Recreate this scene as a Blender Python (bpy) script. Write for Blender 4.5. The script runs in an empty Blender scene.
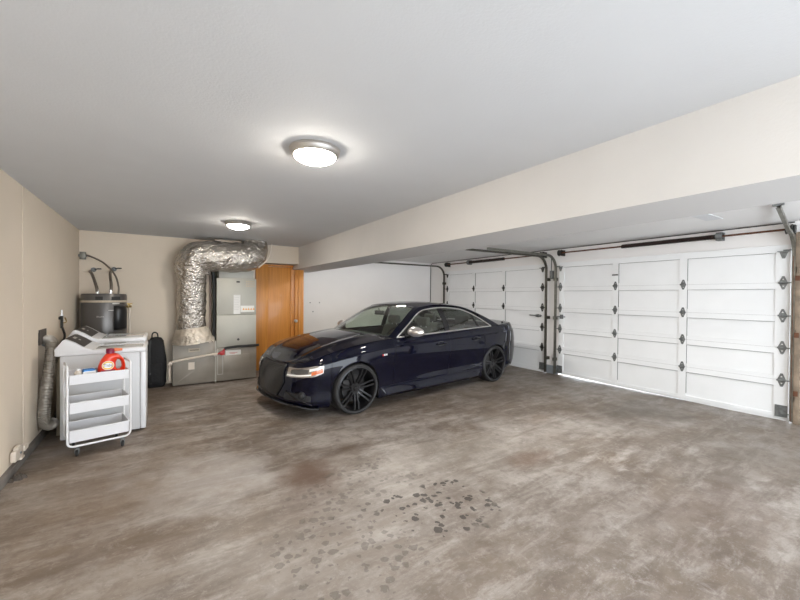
import bpy, bmesh, math, random
from mathutils import Vector, Matrix
random.seed(7)
C = bpy.context.scene.collection
PI = math.pi
def R(a): return math.radians(a)

# ---------------------------------------------------------------- materials
def nodes(name):
    m = bpy.data.materials.new(name); m.use_nodes = True
    nt = m.node_tree; b = nt.nodes['Principled BSDF']
    return m, nt, b
def N(nt, t, **k):
    n = nt.nodes.new(t)
    for a, v in k.items():
        if a.startswith('i_'):
            key = a[2:]
            n.inputs[int(key) if key.isdigit() else key.replace('_', ' ')].default_value = v
        else: setattr(n, a, v)
    return n
def L(nt, a, b): nt.links.new(a, b)
def mat(name, col, rough=.5, metal=0, coat=0, bump=0, bscale=30, var=0, vscale=3, emit=None, estr=0, spec=.5, alpha=None, bdist=.01, coords='Object'):
    m, nt, b = nodes(name)
    b.inputs['Base Color'].default_value = (*col, 1); b.inputs['Roughness'].default_value = rough
    b.inputs['Metallic'].default_value = metal; b.inputs['Coat Weight'].default_value = coat
    b.inputs['Coat Roughness'].default_value = .03
    b.inputs['Specular IOR Level'].default_value = spec
    if emit: b.inputs['Emission Color'].default_value = (*emit, 1); b.inputs['Emission Strength'].default_value = estr
    tc = N(nt, 'ShaderNodeTexCoord')
    if var:
        n = N(nt, 'ShaderNodeTexNoise', i_Scale=vscale, i_Detail=5.0); L(nt, tc.outputs[coords], n.inputs['Vector'])
        r = N(nt, 'ShaderNodeMapRange', i_1=.3, i_2=.7, i_3=1-var, i_4=1+var); L(nt, n.outputs['Fac'], r.inputs[0])
        x = N(nt, 'ShaderNodeVectorMath', operation='SCALE'); x.inputs[0].default_value = col
        L(nt, r.outputs[0], x.inputs['Scale']); L(nt, x.outputs[0], b.inputs['Base Color'])
    if bump:
        n = N(nt, 'ShaderNodeTexNoise', i_Scale=bscale, i_Detail=4.0); L(nt, tc.outputs[coords], n.inputs['Vector'])
        bp = N(nt, 'ShaderNodeBump', i_Strength=bump, i_Distance=bdist); L(nt, n.outputs['Fac'], bp.inputs['Height']); L(nt, bp.outputs[0], b.inputs['Normal'])
    return m

M = {}
M['wall_beige'] = mat('beige wall paint', (.70, .605, .49), .75, bump=.15, bscale=60, var=.035, vscale=1.2)
M['wall_white'] = mat('white wall paint', (.80, .78, .765), .75, bump=.1, bscale=60, var=.02, vscale=1.5)
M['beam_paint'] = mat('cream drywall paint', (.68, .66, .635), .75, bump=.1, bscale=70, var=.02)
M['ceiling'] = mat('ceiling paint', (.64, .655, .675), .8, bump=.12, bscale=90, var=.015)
M['ceiling_lit'] = mat('lit bay ceiling tone', (.76, .755, .75), .8, bump=.1, bscale=90)  # lighter tone puts the brighter bay light into the ceiling colour
M['beam_under_shade'] = mat('shaded beam underside tone', (.56, .555, .55), .8)  # darker tone paints in the shade under the beam
M['curb'] = mat('grey concrete curb', (.16, .145, .13), .85, bump=.4, var=.25, vscale=6)
M['door_white'] = mat('white garage door paint', (.79, .80, .805), .5, bump=.08, bscale=40, var=.02)
M['joint_shade'] = mat('grey joint and edge shade', (.22, .22, .22), .9)  # door joints, and the shadow painted under panel top edges
M['galv'] = mat('galvanised steel', (.42, .42, .41), .38, .75, bump=.1, bscale=12, var=.15, vscale=7)
M['hinge'] = mat('dull zinc hinge', (.19, .20, .20), .5, .6, var=.3, vscale=30)
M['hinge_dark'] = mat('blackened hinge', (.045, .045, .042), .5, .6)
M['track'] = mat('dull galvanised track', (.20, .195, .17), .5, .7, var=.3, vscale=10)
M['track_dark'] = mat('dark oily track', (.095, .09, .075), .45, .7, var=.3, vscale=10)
M['rust'] = mat('rusty brown shaft', (.13, .055, .03), .6, .4, var=.35, vscale=14)
M['spring'] = mat('dark spring steel', (.035, .022, .018), .45, .6)
M['wood_post'] = mat('weathered timber', (.24, .185, .135), .75, var=.3, vscale=9)
M['white_plastic'] = mat('white enamel', (.74, .74, .75), .3, coat=.2)
M['white_panel'] = mat('white painted steel side', (.60, .60, .605), .4, var=.02)
M['lid_grey'] = mat('glossy light grey lid', (.52, .53, .53), .12, coat=.6)
M['console'] = mat('dark brown control panel', (.032, .026, .023), .45, spec=.3)
M['console_ink'] = mat('pale print', (.55, .53, .5), .6)
M['wire_white'] = mat('white powder coat', (.80, .80, .81), .35)
M['tray'] = mat('white perforated tray', (.72, .72, .74), .45)
M['tray_mesh'] = mat('pale grey tray mesh', (.50, .50, .52), .55)
M['black_rubber'] = mat('black rubber', (.018, .018, .018), .6, bump=.1)
M['tyre'] = mat('tyre rubber', (.018, .018, .019), .6, bump=.1, bscale=60)
M['wheel'] = mat('satin black alloy', (.016, .016, .018), .28, .5, coat=.3)
M['disc'] = mat('brake disc steel', (.035, .035, .037), .5, .6)
M['paint'] = mat('navy car paint', (.0011, .0016, .009), .35, .0, coat=1.0, spec=.0)
M['paint'].node_tree.nodes['Principled BSDF'].inputs['Coat IOR'].default_value = 1.42
M['carbon'] = mat('gloss black trim', (.008, .008, .010), .2, coat=.5)
M['grille'] = mat('black grille mesh', (.007, .007, .009), .45)
M['chrome'] = mat('satin chrome', (.80, .79, .78), .35, 1.0)
M['mirror_cap'] = mat('brushed aluminium mirror', (.70, .67, .66), .28, .85)
M['lamp_house'] = mat('headlamp reflector', (.46, .42, .38), .18, .7, coat=1)
M['lamp_dark'] = mat('headlamp dark bezel', (.05, .05, .05), .2, coat=1)
M['amber'] = mat('amber reflector', (.62, .12, .02), .25, coat=1)
M['drl'] = mat('clear lens', (.85, .85, .82), .15, coat=1)
M['tail_red'] = mat('red lens', (.25, .01, .01), .2, coat=1)
M['red'] = mat('red enamel', (.45, .02, .02), .3)
M['interior'] = mat('dark cabin trim', (.035, .033, .032), .7)
M['seat_grey'] = mat('dark grey leather', (.10, .095, .085), .55)
M['foil'] = mat('crinkled foil', (.60, .56, .51), .26, .95, bump=1.0, bscale=27, bdist=.03, var=.1, vscale=6)
M['foil_dull'] = mat('dull foil wrap', (.62, .55, .46), .42, .6, bump=.8, bscale=22, bdist=.03, var=.15, vscale=8)
M['cream_pvc'] = mat('cream pipe', (.66, .58, .49), .5)
M['grey_metal'] = mat('warm grey sheet metal', (.29, .26, .22), .5, .4, bump=.06, bscale=6, var=.12, vscale=4)
M['ahu'] = mat('light grey cabinet steel', (.41, .395, .345), .5, .25, bump=.04, bscale=5, var=.06, vscale=3)
M['paper'] = mat('paper label', (.74, .73, .70), .7)
M['paper_tan'] = mat('tan printed label', (.50, .43, .33), .7)
M['ink'] = mat('dark ink', (.03, .03, .03), .7)
M['orange_ink'] = mat('orange ink', (.75, .33, .03), .6)
M['heater'] = mat('dark grey heater jacket', (.125, .118, .113), .32, .4, var=.06)
M['heater_dark'] = mat('black heater cover', (.012, .012, .013), .35)
M['braid'] = mat('braided steel hose', (.20, .17, .14), .45, .6, bump=.6, bscale=200)
M['brass'] = mat('brass fitting', (.42, .30, .12), .35, .9)
M['flex_duct'] = mat('ribbed grey vent hose', (.36, .33, .29), .4, .5)
M['dark_hole'] = mat('unpainted recess', (.09, .075, .062), .9)
M['tide_orange'] = mat('red orange plastic', (.80, .045, .012), .3, coat=.2)
M['tide_yellow'] = mat('yellow ink', (.85, .50, .03), .5)
M['tide_white'] = mat('white ink', (.8, .8, .78), .5)
M['tide_blue'] = mat('dark blue ink', (.02, .05, .25), .5)
M['maroon'] = mat('maroon cap plastic', (.22, .01, .05), .35)
M['spout'] = mat('translucent orange spout', (.85, .22, .08), .35)
M['blue_pack'] = mat('bright blue plastic', (.02, .18, .50), .4)
M['cloth_dark'] = mat('black nylon', (.010, .010, .011), .8, bump=.5, bscale=18, bdist=.02)
M['frosted'] = mat('frosted lamp glass', (.9, .9, .88), .4, emit=(1, .92, .81), estr=88)
M['frosted_fill'] = mat('frosted lamp glass, brighter bulb', (.9, .9, .88), .4, emit=(1, .95, .88), estr=170)  # stronger glow for the added bay fill lamps
M['nickel'] = mat('brushed nickel', (.50, .48, .455), .40, .8)
M['brown_pad'] = mat('brown plaster board', (.30, .25, .18), .85, bump=.4, var=.2)
M['ground'] = mat('driveway concrete', (.45, .44, .42), .9)
M['amber_glass'] = mat('wall plate', (.58, .52, .44), .5)

def mat_wood():
    m, nt, b = nodes('orange varnished wood')
    tc = N(nt, 'ShaderNodeTexCoord'); mp = N(nt, 'ShaderNodeMapping'); mp.inputs['Scale'].default_value = (30, 30, .8)
    L(nt, tc.outputs['Object'], mp.inputs[0])
    n = N(nt, 'ShaderNodeTexNoise', i_Scale=2.2, i_Detail=6.0, i_Roughness=.6); L(nt, mp.outputs[0], n.inputs['Vector'])
    r = N(nt, 'ShaderNodeValToRGB'); r.color_ramp.elements[0].position = .3; r.color_ramp.elements[0].color = (.50, .185, .028, 1)
    r.color_ramp.elements[1].position = .7; r.color_ramp.elements[1].color = (.68, .29, .055, 1)
    L(nt, n.outputs['Fac'], r.inputs[0]); L(nt, r.outputs[0], b.inputs['Base Color'])
    b.inputs['Roughness'].default_value = .42; b.inputs['Coat Weight'].default_value = .15
    return m
M['wood'] = mat_wood()

def mat_floor():
    m, nt, b = nodes('stained concrete floor')
    tc = N(nt, 'ShaderNodeTexCoord')
    P = tc.outputs['Object']
    def noise(scale, det=5.0, rough=.55, dist=0.0, vec=None, seed=0.0):
        n = N(nt, 'ShaderNodeTexNoise', i_Scale=scale, i_Detail=det, i_Roughness=rough, i_Distortion=dist)
        mp = N(nt, 'ShaderNodeMapping'); mp.inputs['Location'].default_value = (seed, seed*1.7, seed*.3)
        L(nt, vec or P, mp.inputs[0]); L(nt, mp.outputs[0], n.inputs['Vector']); return n.outputs['Fac']
    def rng(x, a, bb, c=0.0, d=1.0):
        r = N(nt, 'ShaderNodeMapRange', i_1=a, i_2=bb, i_3=c, i_4=d); L(nt, x, r.inputs[0]); return r.outputs[0]
    def mix(f, A, B):
        x = N(nt, 'ShaderNodeMix', data_type='RGBA')
        if isinstance(f, float): x.inputs[0].default_value = f
        else: L(nt, f, x.inputs[0])
        for i, v in ((6, A), (7, B)):
            if isinstance(v, tuple): x.inputs[i].default_value = (*v, 1)
            else: L(nt, v, x.inputs[i])
        return x.outputs[2]
    def mul(a, bb):
        x = N(nt, 'ShaderNodeMath', operation='MULTIPLY')
        for i, v in enumerate((a, bb)):
            if isinstance(v, float): x.inputs[i].default_value = v
            else: L(nt, v, x.inputs[i])
        return x.outputs[0]
    def blob(x, y, rx, ry, soft=.5, wob=.35, ws=3.0):
        # soft elliptical patch on the slab with a ragged edge
        s = N(nt, 'ShaderNodeVectorMath', operation='SUBTRACT'); L(nt, P, s.inputs[0]); s.inputs[1].default_value = (x, y, 0)
        q = N(nt, 'ShaderNodeVectorMath', operation='MULTIPLY'); L(nt, s.outputs[0], q.inputs[0]); q.inputs[1].default_value = (1/rx, 1/ry, 0)
        l = N(nt, 'ShaderNodeVectorMath', operation='LENGTH'); L(nt, q.outputs[0], l.inputs[0])
        a = N(nt, 'ShaderNodeMath', operation='ADD'); L(nt, l.outputs['Value'], a.inputs[0])
        L(nt, rng(noise(ws, seed=x*3+y), .3, .7, -wob, wob), a.inputs[1])
        return rng(a.outputs[0], 1.0, 1.0-soft)
    # streaks left by a trowel, slanted across the slab
    mp = N(nt, 'ShaderNodeMapping'); mp.inputs['Rotation'].default_value = (0, 0, R(-38)); mp.inputs['Scale'].default_value = (.55, 2.1, 1)
    L(nt, P, mp.inputs[0])
    col = mix(rng(noise(.85, 7, .62, .5), .40, .60), (.170, .134, .104), (.305, .272, .245))
    col = mix(mul(rng(noise(1.9, 9, .7, .4, mp.outputs[0], 4.0), .44, .60), .78), col, (.115, .088, .068))
    col = mix(mul(rng(noise(2.6, 9, .75, .3, mp.outputs[0], 9.0), .50, .66), .70), col, (.42, .385, .355))
    col = mix(mul(rng(noise(6.5, 9, .75, .4, None, 2.0), .48, .63), .55), col, (.105, .078, .062))
    col = mix(mul(rng(noise(11.0, 9, .8, .4, None, 12.0), .53, .68), .45), col, (.44, .41, .385))
    col = mix(mul(rng(noise(19.0, 6, .8, .2, None, 22.0), .56, .70), .40), col, (.10, .08, .065))
    # paler cleaner area near the middle front, purple grey
    col = mix(mul(blob(.9, 2.2, 1.3, 1.3, .9), .35), col, (.40, .37, .345))
    col = mix(mul(blob(.35, 3.4, .6, .7, .6), .45), col, (.50, .475, .46))
    col = mix(mul(blob(6.0, 3.5, 2.8, 4.5, .9), .42), col, (.135, .108, .080))
    col = mix(mul(blob(-.5, 3.8, 1.2, 2.6, .9), .30), col, (.25, .175, .115))
    col = mix(mul(blob(2.6, 2.6, 1.6, .9, .9), .30), col, (.40, .37, .33))
    # brown and dark stains
    for x, y, rx, ry, k, c in ((1.04, 3.02, .26, .34, .80, (.10, .055, .035)), (1.5, 3.25, .25, .3, .45, (.11, .075, .05)), (.9, 2.6, .30, .45, .35, (.12, .08, .06)),
                               (5.3, 2.4, .9, .55, .65, (.09, .075, .06)), (4.3, 3.9, .6, .35, .6, (.12, .09, .07)),
                               (4.6, 1.2, 1.0, .6, .5, (.10, .08, .06)), (2.9, 2.2, .35, .18, .5, (.15, .09, .06)),
                               (2.4, 1.4, .9, .35, .45, (.13, .10, .08)), (-.4, 3.4, .5, .4, .45, (.20, .14, .09)),
                               (-.65, 5.0, .55, .8, .55, (.10, .07, .05)), (3.3, 1.0, .8, .4, .45, (.14, .10, .08)),
                               (-.2, 6.3, .8, 1.0, .4, (.14, .10, .07)), (3.9, 2.9, .35, .15, .4, (.17, .11, .07))):
        col = mix(mul(blob(x, y, rx, ry, .9, .45), k), col, c)
    # oil spots: cells kept only where the patch mask is
    v = N(nt, 'ShaderNodeTexVoronoi', i_Scale=17.0, i_Randomness=1.0)
    wv = N(nt, 'ShaderNodeVectorMath', operation='ADD'); L(nt, P, wv.inputs[0])
    nz = N(nt, 'ShaderNodeTexNoise', i_Scale=22.0, i_Detail=3.0); L(nt, P, nz.inputs['Vector'])
    sc = N(nt, 'ShaderNodeVectorMath', operation='SCALE', i_Scale=.05); L(nt, nz.outputs['Color'], sc.inputs[0]); L(nt, sc.outputs[0], wv.inputs[1])
    L(nt, wv.outputs[0], v.inputs['Vector'])
    cs = N(nt, 'ShaderNodeSeparateColor'); L(nt, v.outputs['Color'], cs.inputs[0])
    thr = rng(cs.outputs[0], .1, 1.0, .05, .55)
    gt = N(nt, 'ShaderNodeMath', operation='LESS_THAN'); L(nt, v.outputs['Distance'], gt.inputs[0]); L(nt, thr, gt.inputs[1])
    spots = gt.outputs[0]
    for x, y, rx, ry, k in ((1.68, 2.10, .42, .42, .85), (1.30, 2.55, .6, .5, .35), (.95, 1.95, .6, .5, .40)):
        col = mix(mul(mul(spots, rng(blob(x, y, rx, ry, .35, .4), .2, .6)), k), col, (.05, .042, .037))
    # fine grit
    g = rng(noise(55, 3, .7), .62, .72)
    col = mix(mul(g, .25), col, (.60, .56, .52))
    g2 = rng(noise(38, 3, .7, 0.0, None, 5.0), .64, .74)
    col = mix(mul(g2, .4), col, (.08, .06, .05))
    L(nt, col, b.inputs['Base Color'])
    L(nt, rng(noise(3, 5, .6, 0.0, None, 7.0), .3, .7, .32, .62), b.inputs['Roughness'])
    b.inputs['Specular IOR Level'].default_value = .35
    bp = N(nt, 'ShaderNodeBump', i_Strength=.25, i_Distance=.01); L(nt, noise(20, 6, .7), bp.inputs['Height']); L(nt, bp.outputs[0], b.inputs['Normal'])
    return m
M['floor'] = mat_floor()

def mat_glass(name, tint, refl=.12):
    m = bpy.data.materials.new(name); m.use_nodes = True; nt = m.node_tree
    nt.nodes.remove(nt.nodes['Principled BSDF']); out = nt.nodes['Material Output']
    t = N(nt, 'ShaderNodeBsdfTransparent'); t.inputs[0].default_value = (*tint, 1)
    g = N(nt, 'ShaderNodeBsdfGlossy'); g.inputs['Roughness'].default_value = .02
    gm = N(nt, 'ShaderNodeNewGeometry'); mr = N(nt, 'ShaderNodeMapRange', i_3=1.5, i_4=1/1.5); L(nt, gm.outputs['Backfacing'], mr.inputs[0])
    f = N(nt, 'ShaderNodeFresnel'); L(nt, mr.outputs[0], f.inputs['IOR']); a = N(nt, 'ShaderNodeMath', operation='ADD'); a.inputs[1].default_value = refl*.5
    L(nt, f.outputs[0], a.inputs[0]); x = N(nt, 'ShaderNodeMixShader'); L(nt, a.outputs[0], x.inputs[0]); L(nt, t.outputs[0], x.inputs[1]); L(nt, g.outputs[0], x.inputs[2])
    L(nt, x.outputs[0], out.inputs[0]); return m
M['glass'] = mat_glass('green tinted glass', (.78, .86, .79), .16)
M['glass_dark'] = mat_glass('dark tinted glass', (.34, .38, .35), .25)

# ---------------------------------------------------------------- mesh helpers
class MB:
    def __init__(s): s.v = []; s.f = []; s.m = []
    def add(s, vs, fs, mi=0):
        o = len(s.v); s.v += [tuple(v) for v in vs]; s.f += [tuple(i+o for i in f) for f in fs]; s.m += [mi]*len(fs); return s
    def box(s, x0, x1, y0, y1, z0, z1, mi=0):
        vs = [(x, y, z) for x in (x0, x1) for y in (y0, y1) for z in (z0, z1)]
        return s.add(vs, [(0, 1, 3, 2), (4, 6, 7, 5), (0, 4, 5, 1), (2, 3, 7, 6), (0, 2, 6, 4), (1, 5, 7, 3)], mi)
    def prism(s, poly, axis, a, b, mi=0):
        # poly: 2D points in the plane normal to axis
        def p(q, w):
            return {'x': (w, q[0], q[1]), 'y': (q[0], w, q[1]), 'z': (q[0], q[1], w)}[axis]
        n = len(poly); vs = [p(q, a) for q in poly]+[p(q, b) for q in poly]
        fs = [tuple(range(n)), tuple(range(2*n-1, n-1, -1))]+[(i, i+n, (i+1) % n+n, (i+1) % n) for i in range(n)]
        return s.add(vs, fs, mi)
    def grid(s, pts, closed_u=False, closed_v=False, mi=0):
        nu, nv = len(pts), len(pts[0]); vs = [p for r in pts for p in r]; fs = []
        for i in range(nu if closed_u else nu-1):
            for j in range(nv if closed_v else nv-1):
                a = i*nv+j; b = ((i+1) % nu)*nv+j; c = ((i+1) % nu)*nv+(j+1) % nv; d = i*nv+(j+1) % nv
                fs.append((a, b, c, d))
        return s.add(vs, fs, mi)
    def tube(s, path, r, n=10, mi=0, cap=True, closed=False, sx=1.0):
        path = [Vector(p) for p in path]; rings = []; k = len(path)
        up = None
        for i, p in enumerate(path):
            a = path[(i-1) % k] if (i or closed) else p; b = path[(i+1) % k] if (i < k-1 or closed) else p
            t = (b-a).normalized()
            if up is None: up = Vector((0, 0, 1)) if abs(t.z) < .9 else Vector((0, 1, 0))
            x = t.cross(up).normalized(); up = x.cross(t).normalized()
            rr = r[i] if isinstance(r, (list, tuple)) else r
            rings.append([p+(x*math.cos(q)*sx+up*math.sin(q))*rr for q in (2*PI*j/n for j in range(n))])
        s.grid(rings, closed, True, mi)
        if cap and not closed:
            o = len(s.v)-k*n
            s.f.append(tuple(o+j for j in range(n))); s.m.append(mi)
            s.f.append(tuple(o+(k-1)*n+j for j in range(n-1, -1, -1))); s.m.append(mi)
        return s
    def lathe(s, prof, c=(0, 0, 0), axis='z', n=32, mi=0, cap=False):
        rings = []
        for q in range(n):
            a = 2*PI*q/n; ring = []
            for r, h in prof:
                u, w = r*math.cos(a), r*math.sin(a)
                ring.append({'z': (c[0]+u, c[1]+w, c[2]+h), 'y': (c[0]+u, c[1]+h, c[2]+w), 'x': (c[0]+h, c[1]+u, c[2]+w)}[axis])
            rings.append(ring)
        s.grid(rings, True, False, mi); return s
    def build(s, name, m, parent=None, smooth=False, bevel=0, seg=2, autosm=None, solid=0):
        me = bpy.data.meshes.new(name); me.from_pydata(s.v, [], s.f)
        for x in (m if isinstance(m, (list, tuple)) else [m]): me.materials.append(x)
        me.polygons.foreach_set('material_index', s.m)
        bm = bmesh.new(); bm.from_mesh(me); bmesh.ops.remove_doubles(bm, verts=bm.verts, dist=1e-5)
        bmesh.ops.recalc_face_normals(bm, faces=bm.faces)
        if solid:
            pass
        if bevel:
            es = [e for e in bm.edges if len(e.link_faces) == 2 and e.calc_face_angle(0) > R(40)]
            bmesh.ops.bevel(bm, geom=es, offset=bevel, segments=seg, profile=.5, affect='EDGES', clamp_overlap=True)
        if smooth or bevel:
            for f in bm.faces: f.smooth = True
            for e in bm.edges:
                if len(e.link_faces) == 2 and e.calc_face_angle(0) > R(autosm or 38): e.smooth = False
        bm.to_mesh(me); bm.free(); me.update()
        o = bpy.data.objects.new(name, me); C.objects.link(o); o.parent = parent
        return o
def tag(o, label=None, cat=None, group=None, kind=None):
    if label: o['label'] = label
    if cat: o['category'] = cat
    if group: o['group'] = group
    if kind: o['kind'] = kind
    return o
def empty(name, loc=(0, 0, 0), rz=0):
    o = bpy.data.objects.new(name, None); C.objects.link(o); o.location = loc; o.rotation_euler[2] = rz
    o.empty_display_size = .1; return o
def box(name, a, m, parent=None, bevel=0, **k):
    return MB().box(*a).build(name, m, parent, bevel=bevel, **k)
def arc(c, r, a0, a1, n, plane='xz', flip=1):
    out = []
    for i in range(n+1):
        a = R(a0+(a1-a0)*i/n); u, w = r*math.cos(a), r*math.sin(a)
        out.append({'xz': (c[0]+u, c[1], c[2]+w), 'yz': (c[0], c[1]+u, c[2]+w), 'xy': (c[0]+u, c[1]+w, c[2])}[plane])
    return out
def bez(P, n=12):
    # Catmull-Rom through P
    P = [Vector(p) for p in P]; Q = [P[0]*2-P[1]]+P+[P[-1]*2-P[-2]]; out = []
    for i in range(1, len(Q)-2):
        for k in range(n):
            t = k/n; a, b, c, d = Q[i-1], Q[i], Q[i+1], Q[i+2]
            out.append(.5*((2*b)+(c-a)*t+(2*a-5*b+4*c-d)*t*t+(3*b-a-3*c+d)*t**3))
    return out+[P[-1]]
def text(s, size, loc, rot, m, parent, name='lettering', ext=.0006):
    cu = bpy.data.curves.new(name, 'FONT'); cu.body = s; cu.size = size; cu.extrude = ext; cu.align_x = 'CENTER'; cu.align_y = 'CENTER'
    t = bpy.data.objects.new(name, cu); C.objects.link(t)
    bpy.context.view_layer.update()
    me = bpy.data.meshes.new_from_object(t.evaluated_get(bpy.context.evaluated_depsgraph_get()))
    bpy.data.objects.remove(t)
    me.materials.clear(); me.materials.append(m)
    o = bpy.data.objects.new(name, me); C.objects.link(o); o.location = loc; o.rotation_euler = rot; o.parent = parent
    return o
def copy_tree(o, parent=None):
    c = o.copy(); C.objects.link(c); c.parent = parent
    for ch in list(o.children): copy_tree(ch, c)
    return c

# ---------------------------------------------------------------- room
XL, XG, XB0, XB1 = -1.05, 6.47, 2.305, 2.90
ZC, ZB, ZG = 2.463, 2.034, 2.445
YF = -2.0
def st(name, mb, m, label=None, **k):
    return tag(mb.build(name, m, **k), label, kind='structure')
st('floor', MB().box(-1.6, 6.70, YF, 8.7, -.12, 0), M['floor'], 'stained bare concrete garage floor')
st('driveway', MB().box(6.70, 12, -3, 12, -.14, -.02), M['ground'], 'concrete driveway outside the garage doors')
st('ceiling', MB().box(XL-.2, XB0+.1, YF, 7.5, ZC, ZC+.1), M['ceiling'], 'grey white painted main ceiling')
st('ceiling_bay', MB().box(XB1-.1, XG+.2, YF, 8.6, ZG, ZG+.1), M['ceiling_lit'], 'lower painted ceiling in front of the garage doors')
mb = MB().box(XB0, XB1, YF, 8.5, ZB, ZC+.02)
beam = mb.build('ceiling_beam', [M['beam_paint'], M['beam_under_shade']]); tag(beam, 'long boxed ceiling beam painted cream', kind='structure')
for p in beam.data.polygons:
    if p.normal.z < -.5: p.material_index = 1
st('wall_left', MB().box(XL-.15, XL, YF, 4.62, .07, ZC+.05).box(XL-.15, XL-.012, 4.62, 4.65, .07, ZC+.05).box(XL-.15, XL, 4.65, 5.12, .07, ZC+.05)
   .box(XL-.15, XL, 5.12, 5.46, .07, .10).box(XL-.15, XL, 5.12, 5.46, 1.10, ZC+.05).box(XL-.15, XL, 5.46, 7.5, .07, ZC+.05).box(XL-.15, XL-.11, 5.1, 5.5, .05, 1.2), M['wall_beige'], 'beige painted left wall with a tall narrow recess')
st('baseboard_left', MB().box(XL-.14, XL+.03, YF, 7.4, 0, .075), M['curb'], 'grey concrete curb under the left wall', bevel=.006)
# back wall with the deep opening that holds the air handler and the wooden door
st('wall_back', MB().box(XL-.2, .78, 7.35, 7.5, 0, ZC+.05).box(.78, XB0+.01, 7.35, 7.5, 2.118, ZC+.05).box(.70, .78, 7.5, 7.80, 0, 2.3), M['wall_beige'], 'beige utility wall behind the water heater')
st('wall_alcove', MB().box(.70, 1.62, 7.73, 7.85, 0, 2.3).box(1.62, 2.53, 7.765, 7.85, 0, 2.3).box(2.45, 2.53, 7.80, 8.45, 0, ZG+.02), M['wall_beige'], 'recessed wall holding the wooden door')
st('ceiling_alcove', MB().box(.70, XB0, 7.36, 7.85, 2.118, 2.2), M['wall_beige'], 'flat underside of the header over the door recess')
st('trim_1', MB().box(.78, 1.20, 7.15, 7.35, 2.37, ZC), M['wall_beige'], 'small beige box tucked against the ceiling behind the foil duct')
st('wall_right_back', MB().box(2.45, 6.8, 8.45, 8.6, 0, ZG+.05), M['wall_white'], 'white wall behind the car')
G1 = (4.64, 7.72); G0 = (1.20, 4.36)
st('wall_garage', MB().box(XG, XG+.14, 7.72, 8.5, 0, ZG+.02).box(XG, XG+.14, G0[1], G1[0], 0, ZG+.02).box(XG, XG+.14, G1[0], G1[1], 2.17, ZG+.02)
   .box(XG, XG+.14, G0[0], G0[1], 2.17, ZG+.02).box(XG, XG+.14, YF, G0[0], 0, ZG+.02), M['wall_white'], 'white wall that holds the two garage doors')
st('trim_2', MB().box(XG-.012, XG, G0[1]+.02, G1[0]-.02, 0, .16), mat('grey kick plate', (.28, .31, .34), .6), 'grey kick plate at the foot of the wall between the garage doors')
st('trim_3', MB().box(XG-.012, XG, YF, 1.10, 0, .16), M['curb'], 'grey base strip right of the timber post')
st('trim_4', MB().box(XG-.10, XG-.001, 1.118, 1.172, 0, 2.30), M['wood_post'], 'weathered timber jamb beside the right garage door', bevel=.004)
st('trim_5', MB().box(XG-.006, XG, 0.4, 1.10, .46, .468).box(XG-.006, XG, .4, 1.10, 1.75, 1.758), M['wall_white'], 'thin horizontal joints right of the timber jamb')
st('trim_6', MB().tube([(XG-.012, 8.43, 0), (XG-.012, 8.43, ZG-.05), (XG-.012, 8.35, ZG-.012), (XG-.012, 7.80, ZG-.012)], .008, 6).tube([(XG-.010, 7.8, ZG-.012), (XG-.010, 1.2, ZG-.010)], .008, 6),
   mat('dark gap sealant', (.06, .055, .05), .9), 'dark joint running up the far corner and along the ceiling edge')
st('wall_rear', MB().box(XL-.2, -.6, YF-.12, YF, 0, ZC).box(5.9, 6.7, YF-.12, YF, 0, ZC).box(-.6, 5.9, YF-.12, YF, 2.25, ZC+.05), M['wall_white'], 'wall behind the camera with a wide opening added to let daylight in')  # unseen opening, added so sky light fills the room
# flat access panel on the bay ceiling
st('trim_7', MB().box(4.55, 5.55, 1.62, 1.78, ZG-.006, ZG), M['ceiling'], 'flat patch strip on the bay ceiling')

# wooden door in the recess
d1 = empty('door_1', (2.04, 7.73, 0)); tag(d1, 'orange varnished wooden door with matching frame beside the air handler', kind='structure')
X0 = -2.04; Y0 = -7.73
def rel(b, o): return (b[0]-o[0], b[1]-o[0], b[2]-o[1], b[3]-o[1], b[4], b[5])
oo = (2.04, 7.73)
box('door_leaf', rel((1.805, 2.25, 7.715, 7.75, .01, 2.075), oo), M['wood'], d1, .003)
cs = MB().box(*rel((1.56, 1.80, 7.695, 7.735, 0, 2.117), oo)).box(*rel((2.41, 2.525, 7.685, 7.735, 0, 2.09), oo)).box(*rel((1.80, 2.41, 7.69, 7.735, 2.08, 2.117), oo))
cs.build('door_casing', M['wood'], d1, bevel=.005)
MB().box(*rel((2.25, 2.27, 7.70, 7.74, 0, 2.08), oo)).box(*rel((2.345, 2.41, 7.70, 7.76, 0, 2.08), oo)).build('door_stop', M['wood'], d1, bevel=.003)
box('jamb_recess_strip', rel((2.27, 2.345, 7.735, 7.76, 0, 2.08), oo), M['wood'], d1)  # plain wood strip set back between the door stops
kb = MB().lathe([(0, -.07), (.02, -.07), (.034, -.056), (.034, -.040), (.012, -.022), (.012, -.006), (.032, -.006), (.032, 0)], (2.355-2.04, -.03, .965), 'y', 20)
kb.build('door_knob', M['chrome'], d1, smooth=True)

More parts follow.
